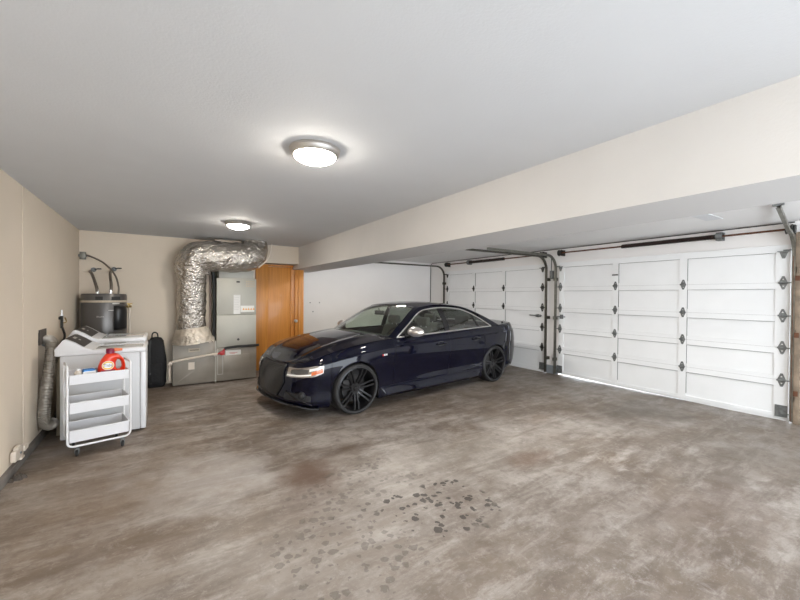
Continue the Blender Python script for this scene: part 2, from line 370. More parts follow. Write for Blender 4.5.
# ---------------------------------------------------------------- sectional garage doors
HINGE = None
def hinge_mb(mb, x, y, z, s=1.0):
    # diamond shaped strap hinge with a rolled barrel across its middle
    t = .006; w = .036*s; h = .078*s
    for sg in (1, -1):
        q = [(y-w, z+.008*sg), (y+w, z+.008*sg), (y+.010, z+h*sg), (y-.010, z+h*sg)]
        inner = [(y-w*.28, z+.034*sg), (y+w*.28, z+.034*sg), (y+.003, z+h*.62*sg), (y-.003, z+h*.62*sg)]
        n = 4; vs = [(x-t, *p) for p in q]+[(x-t, *p) for p in inner]+[(x, *p) for p in q]+[(x, *p) for p in inner]
        fs = []
        for i in range(n):
            j = (i+1) % n
            fs += [(i, j, j+n, i+n), (i+2*n, i+3*n, j+3*n, j+2*n), (i, i+2*n, j+2*n, j), (i+n, j+n, j+3*n, i+3*n)]
        mb.add(vs, fs)
    mb.tube([(x-.014, y-w*1.1, z), (x-.014, y+w*1.1, z)], .011, 8)
    return mb
def garage_door(idx, y0, y1, hy, zj, label, door_label, gap0=0, gap1=0, dark=False, latch=None):
    d = empty('door_%d' % idx, (XG, (y0+y1)/2, 0)); tag(d, door_label, kind='structure')
    yc = (y0+y1)/2
    edges = [-.008]+zj+[2.165]
    for k in range(5):
        za, zb = edges[k], edges[k+1]
        mb = MB(); x0, x1 = -.018, .02
        # slab (wedge at the bottom of the lowest section when the floor falls away)
        za0, za1 = (za+gap0, za+gap1) if k == 0 else (za, za)
        q = [(x1, y0-yc, za0), (x1, y1-yc, za1), (x1, y1-yc, zb), (x1, y0-yc, zb), (x0, y0-yc, za0), (x0, y1-yc, za1), (x0, y1-yc, zb), (x0, y0-yc, zb)]
        mb.add(q, [(0, 1, 2, 3), (7, 6, 5, 4), (0, 4, 5, 1), (3, 2, 6, 7), (0, 3, 7, 4), (1, 5, 6, 2)])
        # three raised frames leave three sunk panels between them
        fr = .014; xs = (x0-fr, x0+.0)
        ys = [y0-yc, hy[0]-yc-.06+.13, hy[1]-yc-.05, hy[1]-yc+.05, hy[2]-yc-.05, hy[2]-yc+.05, hy[3]-yc-.07, y1-yc]
        for a, b in ((0, 1), (2, 3), (4, 5), (6, 7)): mb.box(xs[0], xs[1], ys[a], ys[b], max(za0, za1)+.001, zb)
        for a, b in ((1, 2), (3, 4), (5, 6)):
            mb.box(xs[0], xs[1], ys[a], ys[b], max(za0, za1)+.001, za+(.05 if k else .09)); mb.box(xs[0], xs[1], ys[a], ys[b], zb-(.075 if k < 4 else .09), zb)
        mb.build('door_section', M['door_white'], d)
        # grey section joints, plus painted shadow lines along the panel edges
    gm = MB()
    for zz in zj: gm.box(-.0325, -.0315, y0-yc, y1-yc, zz-.0009, zz+.0009)
    for zz in zj+[2.15]:
        ww = .078
        for a, b in ((ys[1], ys[2]), (ys[3], ys[4]), (ys[5], ys[6])): gm.box(-.0335, -.018, a, b, zz-ww-.002, zz-ww+.0015)
    for a in (ys[2], ys[4]):
        gm.box(-.0335, -.018, a-.0015, a+.0015, .12, 2.07)
    gm.build('joint_shade_line', M['joint_shade'], d)
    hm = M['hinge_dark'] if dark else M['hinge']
    for j, y in enumerate(hy):
        for z in zj:
            mb = MB(); hinge_mb(mb, -.033, y-yc, z, 1.05 if j in (0, 3) else .92)
            if j in (0, 3):
                sgn = -1 if j == 0 else 1
                mb.tube([(-.055, y-yc, z), (-.055, y-yc+sgn*.075, z)], .007, 8)
            mb.build('hinge', hm, d)
        if j in (0, 3):
            sgn = -1 if j == 0 else 1
            mb = MB(); z = 2.085
            mb.prism([(y-yc-.04, z), (y-yc+.04, z), (y-yc+.012, z-.085), (y-yc-.012, z-.085)], 'x', -.040, -.033)
            mb.box(-.075, -.033, y-yc-.05, y-yc+.05, z-.006, z+.004).tube([(-.06, y-yc, z+.012), (-.06, y-yc+sgn*.085, z+.012)], .008, 8)
            mb.build('top_roller_bracket', hm, d)
            mb = MB(); mb.box(-.042, -.033, y-yc-.055, y-yc+.055, .05, .19).box(-.06, -.033, y-yc-.055, y-yc+.055, .05, .058)
            mb.tube([(-.05, y-yc, .09), (-.05, y-yc+sgn*.085, .09)], .008, 8)
            mb.build('bottom_bracket', M['hinge'], d)
    return d, yc
ZJ = [.50, .90, 1.295, 1.70]
dA, ycA = garage_door(3, 1.225, 4.345, [1.285, 2.325, 3.292, 4.316], ZJ, '', 'white panelled garage door on the right with daylight under its edge', 0, .042)
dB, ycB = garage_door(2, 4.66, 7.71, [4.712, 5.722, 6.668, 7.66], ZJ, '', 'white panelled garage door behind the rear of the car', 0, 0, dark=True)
MB().box(-.045, -.033, 3.25-ycA, 3.345-ycA, 1.875, 1.895).build('flat_strap', M['hinge_dark'], dA)
MB().box(-.05, -.033, 4.25-ycA, 4.31-ycA, 1.09, 1.17).tube([(-.055, 4.20-ycA, 1.13), (-.055, 4.36-ycA, 1.13)], .01, 8).lathe([(0, -.03), (.022, -.03), (.03, 0)], (-.04, 4.27-ycA, 1.13), 'x', 14).build('latch', M['hinge'], dA, smooth=True)
MB().box(-.05, -.033, 4.74-ycB, 4.86-ycB, 1.10, 1.15).tube([(-.05, 4.72-ycB, 1.13), (-.055, 5.00-ycB, 1.13)], .011, 8).lathe([(0, -.035), (.03, -.03), (.035, 0)], (-.04, 4.80-ycB, 1.125), 'x', 14).build('latch', M['hinge'], dB, smooth=True)
MB().box(-.07, -.033, 5.58-ycB, 5.76-ycB, .075, .092).box(-.045, -.033, 5.60-ycB, 5.64-ycB, .06, .13).build('lift_handle', M['hinge_dark'], dB)

def track(y, xe, zrise, name, label, m, sgn=1, droop=0.0, zh=2.30, drift=0.0):
    # C-channel rail: vertical by the door, quarter bend, then horizontal run
    t = empty(name, (XG-.07, y, 0)); tag(t, label, 'door track', None)
    r = .26; path = [(0, 0, .02), (0, 0, .6), (0, 0, 1.2), (0, 0, zh-r)]
    path += [(-r+r*math.cos(a), 0, zh-r+r*math.sin(a)) for a in [R(10*i) for i in range(1, 10)]]
    n = 8
    for i in range(1, n+1): path.append((-r+(xe-(XG-.07)+r)*i/n, drift*i/n, zh+droop*i/n))
    path = [Vector(p) for p in path]; w, h = .018, .017; rings = []
    for i, p in enumerate(path):
        a = path[max(0, i-1)]; b = path[min(len(path)-1, i+1)]; tt = (b-a).normalized(); nrm = Vector((-tt.z, 0, tt.x))
        Yv = Vector((0, 1, 0))
        ring = [p+nrm*u*w+Yv*v*h*sgn for u, v in ((-1, -1), (-1, -.6), (-.75, -.6), (-.75, .7), (.75, .7), (.75, -.6), (1, -.6), (1, -1), (1, 1), (-1, 1))]
        ring = [p+nrm*u*w+Yv*v*h*sgn for u, v in ((-1, -1), (-.8, -1), (-.8, .8), (.8, .8), (.8, -1), (1, -1), (1, 1), (-1, 1))]
        rings.append(ring)
    MB().grid(rings, False, True).build('rail', m, t)
    for z in (.30, 1.1, 1.85):
        MB().box(-.03, .072, .022*sgn, .032*sgn, z-.03, z+.03).box(.05, .068, -.005, .03*sgn+.02*sgn, z-.03, z+.03).build('rail_bracket', m, t)
    return t
tR2 = track(4.395, 4.55, 0, 'door_track', 'vertical rail on the left edge of the right garage door, curving back under the ceiling', M['track'], 1)
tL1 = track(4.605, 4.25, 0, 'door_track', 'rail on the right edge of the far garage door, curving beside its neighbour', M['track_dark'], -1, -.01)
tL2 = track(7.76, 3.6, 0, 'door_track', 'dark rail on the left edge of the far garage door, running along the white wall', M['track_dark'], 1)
tR3 = track(1.19, 5.08, 0, 'door_track', 'rail by the timber jamb at the right end of the garage doors', M['track'], -1, .11, 2.30, -.13)
MB().box(-.02, .02, -.002, .004, 0.02, 2.02).build('angle_iron', M['rust'], tR3)
MB().box(-1.34, -1.30, -.17, -.09, 2.415, 2.444).build('ceiling_strap', M['hinge'], tR3)
for z in (.37, 1.07, 1.75): MB().box(-.045, -.035, -.06, -.02, z-.03, z+.03).build('jamb_clip', M['rust'], tR3)

def shaft(y0, y1, s0, s1, by, label, name='torsion_spring_shaft', z=2.345):
    t = empty(name, (XG-.09, y0, z)); tag(t, label, 'torsion spring')
    MB().tube([(0, 0, 0), (0, y1-y0, 0)], .013, 10).build('shaft', M['rust'], t, smooth=True)
    # coiled spring as a helix
    nturn = int((s1-s0)/.016); pts = []
    for i in range(nturn*8+1):
        a = 2*PI*i/8; pts.append((math.cos(a)*.026, s0-y0+(s1-s0)*i/(nturn*8), math.sin(a)*.026))
    MB().tube(pts, .0075, 5).build('spring', M['spring'], t, smooth=True)
    MB().lathe([(.013, -.03), (.034, -.03), (.034, .03), (.013, .03)], (0, s0-y0, 0), 'y', 16).build('winding_cone', M['hinge_dark'], t, smooth=True)
    MB().box(-.01, .09, by-y0-.035, by-y0+.035, -.055, .055).lathe([(0, -.035), (.045, -.035), (.052, -.02), (.052, .02), (.045, .035), (0, .035)], (0, by-y0, 0), 'y', 18).build('anchor_bracket', M['hinge'], t, smooth=True)
    for e in (.03, y1-y0-.03):
        MB().lathe([(0, -.03), (.058, -.03), (.058, -.022), (.045, -.012), (.045, .012), (.058, .022), (.058, .03), (0, .03)], (0, e, 0), 'y', 20).box(0, .09, e-.045, e-.035, -.06, .05).build('cable_drum', M['hinge_dark'], t, smooth=True)
    return t
shaft(1.20, 4.32, 1.92, 3.17, 1.90, 'rusty torsion spring shaft above the right garage door')
shaft(4.66, 7.66, 5.70, 6.80, 6.80, 'rusty torsion spring shaft above the far garage door')
u = empty('door_cable_pulley', (XG-.05, 4.50, 2.0)); tag(u, 'grey pulley and cable bracket hung between the two garage doors', 'pulley')
MB().box(-.02, .04, -.03, .03, -.14, .02).build('plate', M['hinge'], u, bevel=.004)
MB().tube([(-.01, 0, 0), (-.01, 0, .28)], .007, 6).build('cable', M['hinge_dark'], u)

# ---------------------------------------------------------------- ceiling lights
def ceiling_light(x, y, label, z=ZC, glass='frosted'):
    t = empty('ceiling_light', (x, y, z)); tag(t, label, 'ceiling light', 'flush dome ceiling lights')
    MB().lathe([(0, -.001), (.162, -.001), (.165, -.006), (.161, -.010), (.163, -.016), (.158, -.024), (.153, -.040), (.142, -.047), (.134, -.047), (.134, -.036)], (0, 0, 0), 'z', 48).build('metal_ring', M['nickel'], t, smooth=True, autosm=50)
    prof = [(.136*math.sin(R(a)), -.042-.050*math.cos(R(a))) for a in range(0, 91, 9)]
    MB().lathe(prof, (0, 0, 0), 'z', 48).build('glass_dome', M[glass], t, smooth=True)
    return t
ceiling_light(.85, 2.37, 'nearer domed ceiling light with brushed nickel ring')
ceiling_light(.855, 5.32, 'farther domed ceiling light just in front of the foil duct')
ceiling_light(.85, -.75, 'added unseen domed fill light behind the camera')  # added lamp out of view, brightens the near part of the room
ceiling_light(3.85, 6.10, 'added domed fill light over the far garage bay, hidden by the beam', ZG, 'frosted_fill')  # this lamp and the next are added, out of sight, to brighten the bay
ceiling_light(3.85, 2.30, 'added domed fill light over the near garage bay, hidden by the beam', ZG, 'frosted_fill')

# ---------------------------------------------------------------- water heater
wh = empty('water_heater', (-.72, 7.06, 0)); tag(wh, 'dark grey electric water heater in the corner behind the laundry machines', 'water heater')
MB().lathe([(0, .03), (.262, .03), (.272, .045), (.272, 1.475), (.262, 1.50), (0, 1.505)], (0, 0, 0), 'z', 48).build('tank', M['heater'], wh, smooth=True)
MB().lathe([(.2735, 1.375), (.2745, 1.38), (.2745, 1.40), (.2735, 1.405)], (0, 0, 0), 'z', 48).build('warning_band', M['paper_tan'], wh)
def front_patch(name, a0, a1, z0, z1, m, off=.002, par=wh, r=.272):
    pts = [[((r+off)*math.cos(R(a0+(a1-a0)*i/8)), (r+off)*math.sin(R(a0+(a1-a0)*i/8)), z) for z in (z0, z1)] for i in range(9)]
    return MB().grid(pts).build(name, m, par, smooth=True)
front_patch('label_plate', -67, -42, 1.41, 1.46, M['ink'])
front_patch('label_plate', -106, -88, 1.41, 1.46, M['interior'])
front_patch('label_plate', -65, -45, 1.35, 1.37, M['console_ink'], .004)
text('Rheem', .03, (-.02, -.2745, 1.17), (R(90), 0, 0), M['console_ink'], wh, 'tank_lettering')
# moulded control cover on the right front of the jacket
cv = MB(); pts = []
for i in range(9):
    a = R(-62+i*38/8); k = math.sin(PI*i/8)
    pts.append([((.276+o*(.25+.75*k**.4))*math.cos(a), (.276+o*(.25+.75*k**.4))*math.sin(a), z) for z, o in ((.97, 0), (.985, .045), (1.0, .06), (1.25, .06), (1.31, .045), (1.325, 0))])
cv.grid(pts); cv.build('control_cover', M['heater_dark'], wh, smooth=True, autosm=60)
MB().box(.08, .14, -.345, -.338, 1.26, 1.268).build('cover_mark', M['console_ink'], wh)
MB().tube([(.26, -.06, 1.31), (.33, -.09, 1.31)], .016, 10).tube([(.30, -.08, 1.27), (.30, -.08, 1.35)], .014, 10).box(.275, .345, -.10, -.06, 1.345, 1.36).build('relief_valve', M['brass'], wh)
MB().tube([(.31, -.10, 1.29), (.31, -.10, .10)], .017, 10).build('relief_pipe', M['cream_pvc'], wh, smooth=True)
for P, r_ in (([(-.07, -.12, 1.50), (-.08, -.11, 1.60), (-.15, .08, 1.78), (-.20, .265, 1.84)], .019), ([(.085, -.12, 1.50), (.09, -.10, 1.62), (.06, .10, 1.80), (.06, .265, 1.86)], .019),
              ([(.175, -.10, 1.50), (.175, -.09, 1.62), (.12, -.02, 1.80), (-.02, .10, 1.97), (-.20, .20, 2.07), (-.29, .25, 2.08)], .012)):
    MB().tube(bez(P, 8), r_, 10).build('flexible_hose', M['braid'], wh, smooth=True)
for px in (-.07, .085): MB().tube([(px, -.12, 1.49), (px, -.12, 1.56)], .022, 12).build('nipple', M['chrome'], wh, smooth=True)
for x, z, lab in ((-.88, 1.87, 'left brass shutoff valve on the wall above the water heater'), (-.63, 1.89, 'right brass shutoff valve on the wall above the water heater')):
    v = empty('shutoff_valve', (x, 7.35, z)); tag(v, lab, 'valve', 'water heater valves')
    MB().tube([(0, 0, 0), (0, -.07, 0)], .016, 10).lathe([(0, -.004), (.035, -.004), (.035, 0)], (0, 0, 0), 'y', 16).build('valve_body', M['hinge'], v)
    MB().tube([(.0, -.055, .0), (.05, -.055, .012), (.08, -.06, .012)], .009, 8).box(.045, .10, -.07, -.05, .005, .022).build('valve_handle', M['hinge_dark'], v)
v = empty('electric_connector', (-1.0, 7.32, 2.075)); tag(v, 'metal conduit connector box high in the corner above the water heater', 'connector')
MB().box(-.035, .035, -.05, .02, -.055, .055).build('box_body', M['track'], v, bevel=.004)
MB().tube([(-.05, -.03, 0), (.05, -.03, 0)], .02, 10).build('clamp', M['hinge'], v)
# wire along wall
tag(MB().tube(bez([(-1.04, 7.335, 1.85), (-.9, 7.33, 1.82), (-.70, 7.335, 1.83), (-.5, 7.335, 1.87)], 8), .004, 6).build('pipe_strap_wire', M['cream_pvc']), 'thin pale wire sagging between the shutoff valves', 'wire')

# ---------------------------------------------------------------- washer and dryer
def laundry(name, y, label, cat, x, D, up=0.0):
    t = empty(name, (x, y, up)); tag(t, label, cat, 'white laundry machines')
    MB().box(0, .658, .0, D, .02-up, .865).build('cabinet', M['white_panel'], t, bevel=.006)
    MB().box(.661, .712, .0, D, .02-up, .865).build('front_panel', M['white_plastic'], t, bevel=.008)
    MB().box(-.042, .718, -.006, D+.006, .866, .918).build('top_deck', M['white_plastic'], t, bevel=.014, seg=3)
    pr = [(-.040, .90), (-.042, .935), (.015, 1.020), (.035, 1.036), (.055, 1.034), (.12, .995), (.19, .942), (.25, .916), (.26, .90)]
    MB().prism(pr, 'y', -.004, D+.004).build('console', M['white_plastic'], t, bevel=.006)
    # dark control strip on the sloping face
    prof = [(.030, 1.038), (.055, 1.036), (.12, .998), (.185, .949)]
    def on(q, yy, o=.002):
        q *= 3; k = min(2, int(q)); u_ = q-k; a, b = prof[k], prof[k+1]
        return (a[0]+(b[0]-a[0])*u_+o*.55, yy, a[1]+(b[1]-a[1])*u_+o)
    MB().grid([[on(q/9, yy) for q in range(10)] for yy in (.012, D*.5, D*.86)]).build('control_panel', M['console'], t, smooth=True)
    for yy, w_, q0, q1 in ((D*.30, .13, .38, .50), (D*.36, .06, .60, .68)):
        MB().grid([[on(q0, yy, .004), on(q1, yy, .004)], [on(q0, yy+w_, .004), on(q1, yy+w_, .004)]]).build('panel_print', M['console_ink'], t)
    MB().prism([(.275, .916), (.275, .922), (.675, .922), (.69, .916)], 'y', .03, D-.03).build('lid', M['lid_grey'], t, bevel=.002)
    MB().box(.30, .50, D*.72, D*.92, .9215, .9235).build('lid_window', M['galv'], t)
    MB().box(.05, .65, .05, D-.05, -up, .022-up).build('feet_base', M['ink'], t)
    return t
laundry('washing_machine', 4.96, 'white top-loading laundry machine nearest the rolling cart', 'washing machine', -.858, .64)
laundry('clothes_dryer', 5.62, 'slightly taller white laundry machine behind the first one, towards the water heater', 'dryer', -.880, .70, .043)
# ribbed vent hose rising out of the wall recess
vh = empty('vent_hose', (-.99, 5.20, 0)); P = bez([(-.055, .10, .97), (-.02, .09, 1.01), (.02, .045, .97), (.025, .0, .86), (.015, -.03, .70), (.0, -.08, .50), (-.005, -.13, .32), (.0, -.14, .21), (.03, -.11, .16), (.05, -.06, .17)], 26)
tag(vh, 'ribbed grey vent hose hanging in an S beside the laundry machine', 'vent hose')
rr = [.051+.0045*math.sin(i*PI*.5) for i in range(len(P))]
MB().tube(P, rr, 18).build('hose', M['flex_duct'], vh, smooth=True, autosm=80)
MB().tube(P[:5], .06, 18).build('clamp_ring', M['hinge'], vh, smooth=True)
tag(box('vent_wall_plate', (-1.052, -1.04, 5.14, 5.40, .97, 1.125), M['dark_hole']), 'dark brown recess patch on the left wall above the vent hose', 'wall plate')
tag(box('plaster_board_offcut', (-.928, -.864, 5.20, 5.235, .0, .82), M['brown_pad'], bevel=.006), 'rough tan board standing between the left wall and the laundry machine', 'board')
wv = empty('washer_supply_valve', (-1.052, 6.02, 1.1)); tag(wv, 'dark supply tap with hoses on the left wall above the washer', 'tap')
MB().tube([(0, 0, .10), (.04, 0, .10)], .018, 10).tube([(.03, 0, .14), (.03, 0, -.02)], .014, 10).build('tap_body', M['hinge_dark'], wv)
MB().tube(bez([(.03, 0, -.0), (.05, .04, -.12), (.04, -.08, -.2), (.02, -.12, -.30)], 8), .012, 8).build('supply_hose', M['black_rubber'], wv, smooth=True)
MB().tube([(.03, 0, .12), (.03, .0, .20)], .008, 8).box(.015, .045, -.03, .03, .13, .142).build('tap_handle', M['white_plastic'], wv)
MB().tube(bez([(.03, 0, .04), (.06, .06, .05), (.04, .12, .10)], 6), .007, 6).build('cable_tail', M['brass'], wv)

# light switch, floor box, scrap on the floor
tag(MB().box(XL, XL+.006, 3.96, 4.05, 1.13, 1.25).box(XL+.006, XL+.012, 3.99, 4.02, 1.17, 1.21).build('light_switch', M['amber_glass'], bevel=.001), 'beige switch plate on the left wall near the picture edge', 'switch')
fo = empty('foundation_bracket', (XL+.02, 4.38, .15)); tag(fo, 'chalky white plastic bracket stuck low on the left wall', 'bracket')
fm = MB(); fm.box(-.015, .03, -.16, .10, -.06, .06).box(-.01, .045, .09, .22, -.03, .035).box(-.01, .035, -.10, .02, .05, .085).box(0, .05, -.05, .06, -.08, -.05)
fm.build('bracket_body', M['cream_pvc'], fo, bevel=.012); fo.scale = (.8, .8, .75)
MB().lathe([(0, .012), (.012, .01), (.014, 0)], (.03, -.02, .0), 'x', 12).build('screw', M['hinge'], fo)
fd = MB()
for i in range(16):
    a = random.random()*6.28; r_ = random.random()*.05; s = .010+.014*random.random(); h = random.random()*.02
    x, y = -.97+r_*math.cos(a), 4.16+r_*1.2*math.sin(a)
    fd.add([(x-s, y-s*.6, h*.3), (x+s, y-s, .0), (x+s*.7, y+s, h*.2), (x, y, h+.025)], [(0, 1, 2), (0, 3, 1), (1, 3, 2), (2, 3, 0)])
tag(fd.build('broken_plaster_chips', M['dark_hole']), 'small heap of crumbled plaster on the floor below the white bracket', 'debris', kind='stuff')

# ---------------------------------------------------------------- rolling cart
ct = empty('rolling_cart', (-.49, 4.50, 0), R(13)); tag(ct, 'white three-tier rolling cart with round tube frame in front of the laundry machine', 'cart')
hw, yd = .235, .33
for yy in (0, yd):
    r_ = .045; z0, z1 = .095, .80
    P = [(-hw, yy, z1), (-hw, yy, z0+r_)]+[(-hw+r_-r_*math.cos(R(a)), yy, z0+r_-r_*math.sin(R(a))) for a in (20, 45, 70, 90)]+[(hw-r_+r_*math.sin(R(a)), yy, z0+r_-r_*math.cos(R(a))) for a in (0, 20, 45, 70, 90)]+[(hw, yy, z1)]
    MB().tube(P, .0095, 10).build('tube_frame', M['wire_white'], ct, smooth=True)
for xx in (-hw, hw):
    P = [(xx, 0, .80)]+[(xx, .04-.04*math.cos(R(a)), .80+.03*math.sin(R(a))) for a in (30, 60, 90)]+[(xx, yd-.04+.04*math.sin(R(a)), .80+.03*math.cos(R(a))) for a in (0, 30, 60, 90)]
    MB().tube(P, .0095, 10).build('side_handle', M['wire_white'], ct, smooth=True)
for z, h in ((.665, .085), (.40, .095), (.135, .105)):
    x0, x1, y0, y1 = -hw+.012, hw-.012, -.004, yd+.004; w = .004
    mb = MB().box(x0, x1, y0, y0+w, z, z+h).box(x0, x1, y1-w, y1, z, z+h).box(x0, x0+w, y0, y1, z, z+h).box(x1-w, x1, y0, y1, z, z+h)
    tr_ = mb.build('tray', M['tray'], ct)
    MB().box(x0+w, x1-w, y0+w, y1-w, z, z+.004).build('tray_floor', M['tray_mesh'], tr_)
    MB().tube([(x0, y0, z+h), (x1, y0, z+h), (x1, y1, z+h), (x0, y1, z+h)], .005, 8, closed=True).build('tray_rim', M['wire_white'], tr_)
for xx in (-.17, .17):
    for yy in (0, yd):
        k = empty('caster', (xx, yy, 0)); k.parent = ct
        MB().lathe([(.007, -.010), (.026, -.010), (.028, -.005), (.028, .005), (.026, .010), (.007, .010)], (0, 0, .029), 'x', 20).build('caster_wheel', M['black_rubber'], k, smooth=True)
        MB().box(-.016, -.012, -.014, .014, .026, .075).box(.012, .016, -.014, .014, .026, .075).box(-.016, .016, -.016, .016, .070, .078).tube([(0, 0, .075), (0, 0, .10)], .006, 8).build('caster_fork', M['hinge'], k)

# detergent jug on the top tray
dt = empty('detergent_jug', (-.415, 4.61, .705), R(13)); tag(dt, 'red-orange laundry detergent jug with a maroon cap on the top tray of the cart', 'detergent')
prof = [(-.095, 0), (-.108, .03), (-.105, .09), (-.085, .15), (-.055, .195), (-.035, .215), (.02, .215), (.06, .195), (.095, .15), (.108, .09), (.106, .03), (.098, 0)]
hole = [(.030, .07), (.030, .12), (.042, .150), (.062, .145), (.078, .115), (.082, .075), (.068, .050), (.045, .050)]
bm = bmesh.new()
# build front/back faces with a handle hole by bridging matching loops
import itertools
def resample(poly, n):
    P = [Vector((p[0], p[1])) for p in poly]; P.append(P[0]); Ls = [0]
    for a, b in zip(P, P[1:]): Ls.append(Ls[-1]+(b-a).length)
    out = []
    for i in range(n):
        s = Ls[-1]*i/n; k = max(j for j in range(len(Ls)-1) if Ls[j] <= s+1e-9); t = (s-Ls[k])/(Ls[k+1]-Ls[k]); out.append(P[k].lerp(P[k+1], t))
    return out
def by_angle(poly, c, n):
    # radial samples of a closed polygon about c
    out = []; m_ = len(poly)
    for i in range(n):
        a = 2*PI*i/n; d = Vector((math.cos(a), math.sin(a))); best = None
        for k in range(m_):
            p, q = Vector(poly[k]), Vector(poly[(k+1) % m_]); e = q-p; den = d.x*e.y-d.y*e.x
            if abs(den) < 1e-9: continue
            w = p-Vector(c); t = (w.x*e.y-w.y*e.x)/den; s = (w.x*d.y-w.y*d.x)/den
            if t > 0 and -1e-6 <= s <= 1+1e-6: best = t if best is None else max(best, t)
        out.append(Vector(c)+d*best)
    return out
hc = (.056, .10); n = 48
O = by_angle(prof, hc, n); I = by_angle(hole, hc, n)
rings = []
for lo, hi, yy in ((1, 0, -.030), (.12, 1, -.050), (.5, 0, 0),): pass
layers = []
for f_, yy in ((0, -.022), (.25, -.044), (.55, -.052), (.85, -.042), (1, -.012), (1, .012), (.85, .042), (.55, .052), (.25, .044), (0, .022)):
    layers.append([(I[i].x+(O[i].x-I[i].x)*f_, yy, I[i].y+(O[i].y-I[i].y)*f_) for i in range(n)])
MB().grid(layers, True, True).build('jug_body', M['tide_orange'], dt, smooth=True, autosm=70)
MB().lathe([(0, .045), (.030, .045), (.034, .040), (.036, 0), (0, 0)], (-.010, 0, .212), 'z', 24).build('cap', M['maroon'], dt, smooth=True)
MB().tube([(.02, 0, .243), (.085, 0, .240)], [.018, .012], 12).build('spout', M['spout'], dt, smooth=True)
def disc(name, cx, cz, r_, yy, m, sx=1.0):
    pts = [(cx+math.cos(2*PI*i/28)*r_*sx, yy, cz+math.sin(2*PI*i/28)*r_) for i in range(28)]
    return MB().add(pts, [tuple(range(28))]).build(name, m, dt)
disc('label_ring', -.035, .100, .044, -.0545, M['tide_white'], 1.1)
disc('label_ring', -.035, .100, .039, -.0550, M['tide_yellow'], 1.1)
disc('label_ring', -.035, .100, .026, -.0555, M['tide_white'], 1.35)
text('Tide', .040, (-.035, -.0560, .100), (R(90), 0, 0), M['tide_blue'], dt, 'label_lettering')
MB().box(-.09, .02, -.053, -.050, .015, .055).build('label_band', M['maroon'], dt)
# small things beside the jug
bp = tag(box('blue_packet', (-.045, .045, -.035, .035, 0, .115), M['blue_pack'], bevel=.01), 'bright blue packet standing on the top tray of the cart', 'packet'); bp.location = (-.585, 4.56, .672); bp.rotation_euler[2] = R(20)
MB().box(-.047, .047, -.037, -.034, .07, .095).build('packet_label', M['tide_white'], bp)
bo = empty('white_canister', (-.655, 4.53, .672)); tag(bo, 'small pale canister at the left end of the cart top tray', 'canister')
MB().lathe([(0, 0), (.028, 0), (.030, .01), (.030, .09), (.022, .10), (.016, .112), (0, .112)], (0, 0, 0), 'z', 20).build('can_body', M['cream_pvc'], bo, smooth=True)
MB().lathe([(0, .018), (.017, .018), (.017, 0)], (0, 0, .108), 'z', 16).build('can_lid', M['white_plastic'], bo, smooth=True)
bq = tag(MB().lathe([(0, 0), (.02, 0), (.022, .07), (.012, .09), (.012, .11), (0, .11)], (0, 0, 0), 'z', 16).build('small_bottle', mat('grey plastic', (.25, .27, .3), .4), smooth=True), 'little grey bottle between the blue packet and the detergent jug', 'bottle'); bq.location = (-.535, 4.62, .672)

# ---------------------------------------------------------------- dark garment bag beside the machines
gb = empty('backpack', (-.075, 7.17, 0)); gb.scale = (.92, .92, 1.10); tag(gb, 'black nylon backpack standing on the floor beyond the laundry machines', 'backpack')
pts = []
for i, (z, w, d) in enumerate(((0, .09, .06), (.01, .125, .085), (.06, .145, .11), (.20, .155, .12), (.40, .150, .115), (.58, .13, .10), (.68, .105, .08), (.725, .07, .05), (.735, .02, .02))):
    ring = []
    for j in range(28):
        a = 2*PI*j/28; q = .55
        cx, sy = math.cos(a), math.sin(a)
        x = math.copysign(abs(cx)**q, cx)*w; y = math.copysign(abs(sy)**q, sy)*d
        x += .008*math.sin(5*a+z*20); y += .008*math.cos(4*a+z*17)
        ring.append((x, y, z))
    pts.append(ring)
MB().grid(pts, False, True).build('bag_body', M['cloth_dark'], gb, smooth=True, autosm=80)
P = bez([(-.06, -.02, .70), (-.055, -.02, .78), (-.02, -.02, .805), (.02, -.02, .78), (.03, -.02, .70)], 6)
MB().tube(P, .010, 8).build('carry_handle', M['cloth_dark'], gb, smooth=True)
P = bez([(-.09, -.075, .70), (-.10, -.12, .5), (-.095, -.135, .25), (-.08, -.11, .06)], 8)
MB().tube(P, .012, 8, sx=2).build('shoulder_strap', M['black_rubber'], gb, smooth=True)
MB().box(-.09, .09, -.145, -.105, .08, .36).build('front_pocket', M['cloth_dark'], gb, bevel=.02, seg=3)
MB().lathe([(0, .008), (.012, .006), (.014, 0)], (-.085, -.15, .22), 'y', 12).build('buckle', M['hinge'], gb, smooth=True)

# ---------------------------------------------------------------- air handler, return box, foil duct
ah = empty('air_handler', (1.11, 7.0, 0)); tag(ah, 'tall grey sheet-metal air handler cabinet beside the wooden door', 'air handler')
def ab(x0, x1, z0, z1, d0=0, d1=.62): return (x0-1.11, x1-1.11, d0, d1, z0, z1)
box('lower_cabinet', ab(.785, 1.435, .02, .585), M['grey_metal'], ah, .005)
box('middle_cabinet', ab(.790, 1.43, .590, 1.148), M['ahu'], ah, .005)
box('upper_cabinet', ab(.790, 1.43, 1.152, 1.785), M['ahu'], ah, .005)
box('outlet_collar', ab(.83, 1.40, 1.785, 1.93, .06, .56), M['ahu'], ah, .004)
box('access_panel', ab(.905, 1.315, .16, .46, -.006, .001), M['grey_metal'], ah, .003)
MB().box(*ab(.80, .812, .13, .58, -.008, 0)).box(*ab(.812, .89, .13, .14, -.008, 0)).box(*ab(.88, .890, .14, .50, -.008, 0)).build('seam_strip', M['ahu'], ah)
box('makers_label', ab(.93, 1.175, .455, .535, -.008, -.001), M['paper'], ah)
MB().box(*ab(.99, 1.12, .490, .497, -.0095, -.008)).box(*ab(1.0, 1.08, .475, .480, -.0095, -.008)).build('label_print', M['red'], ah)
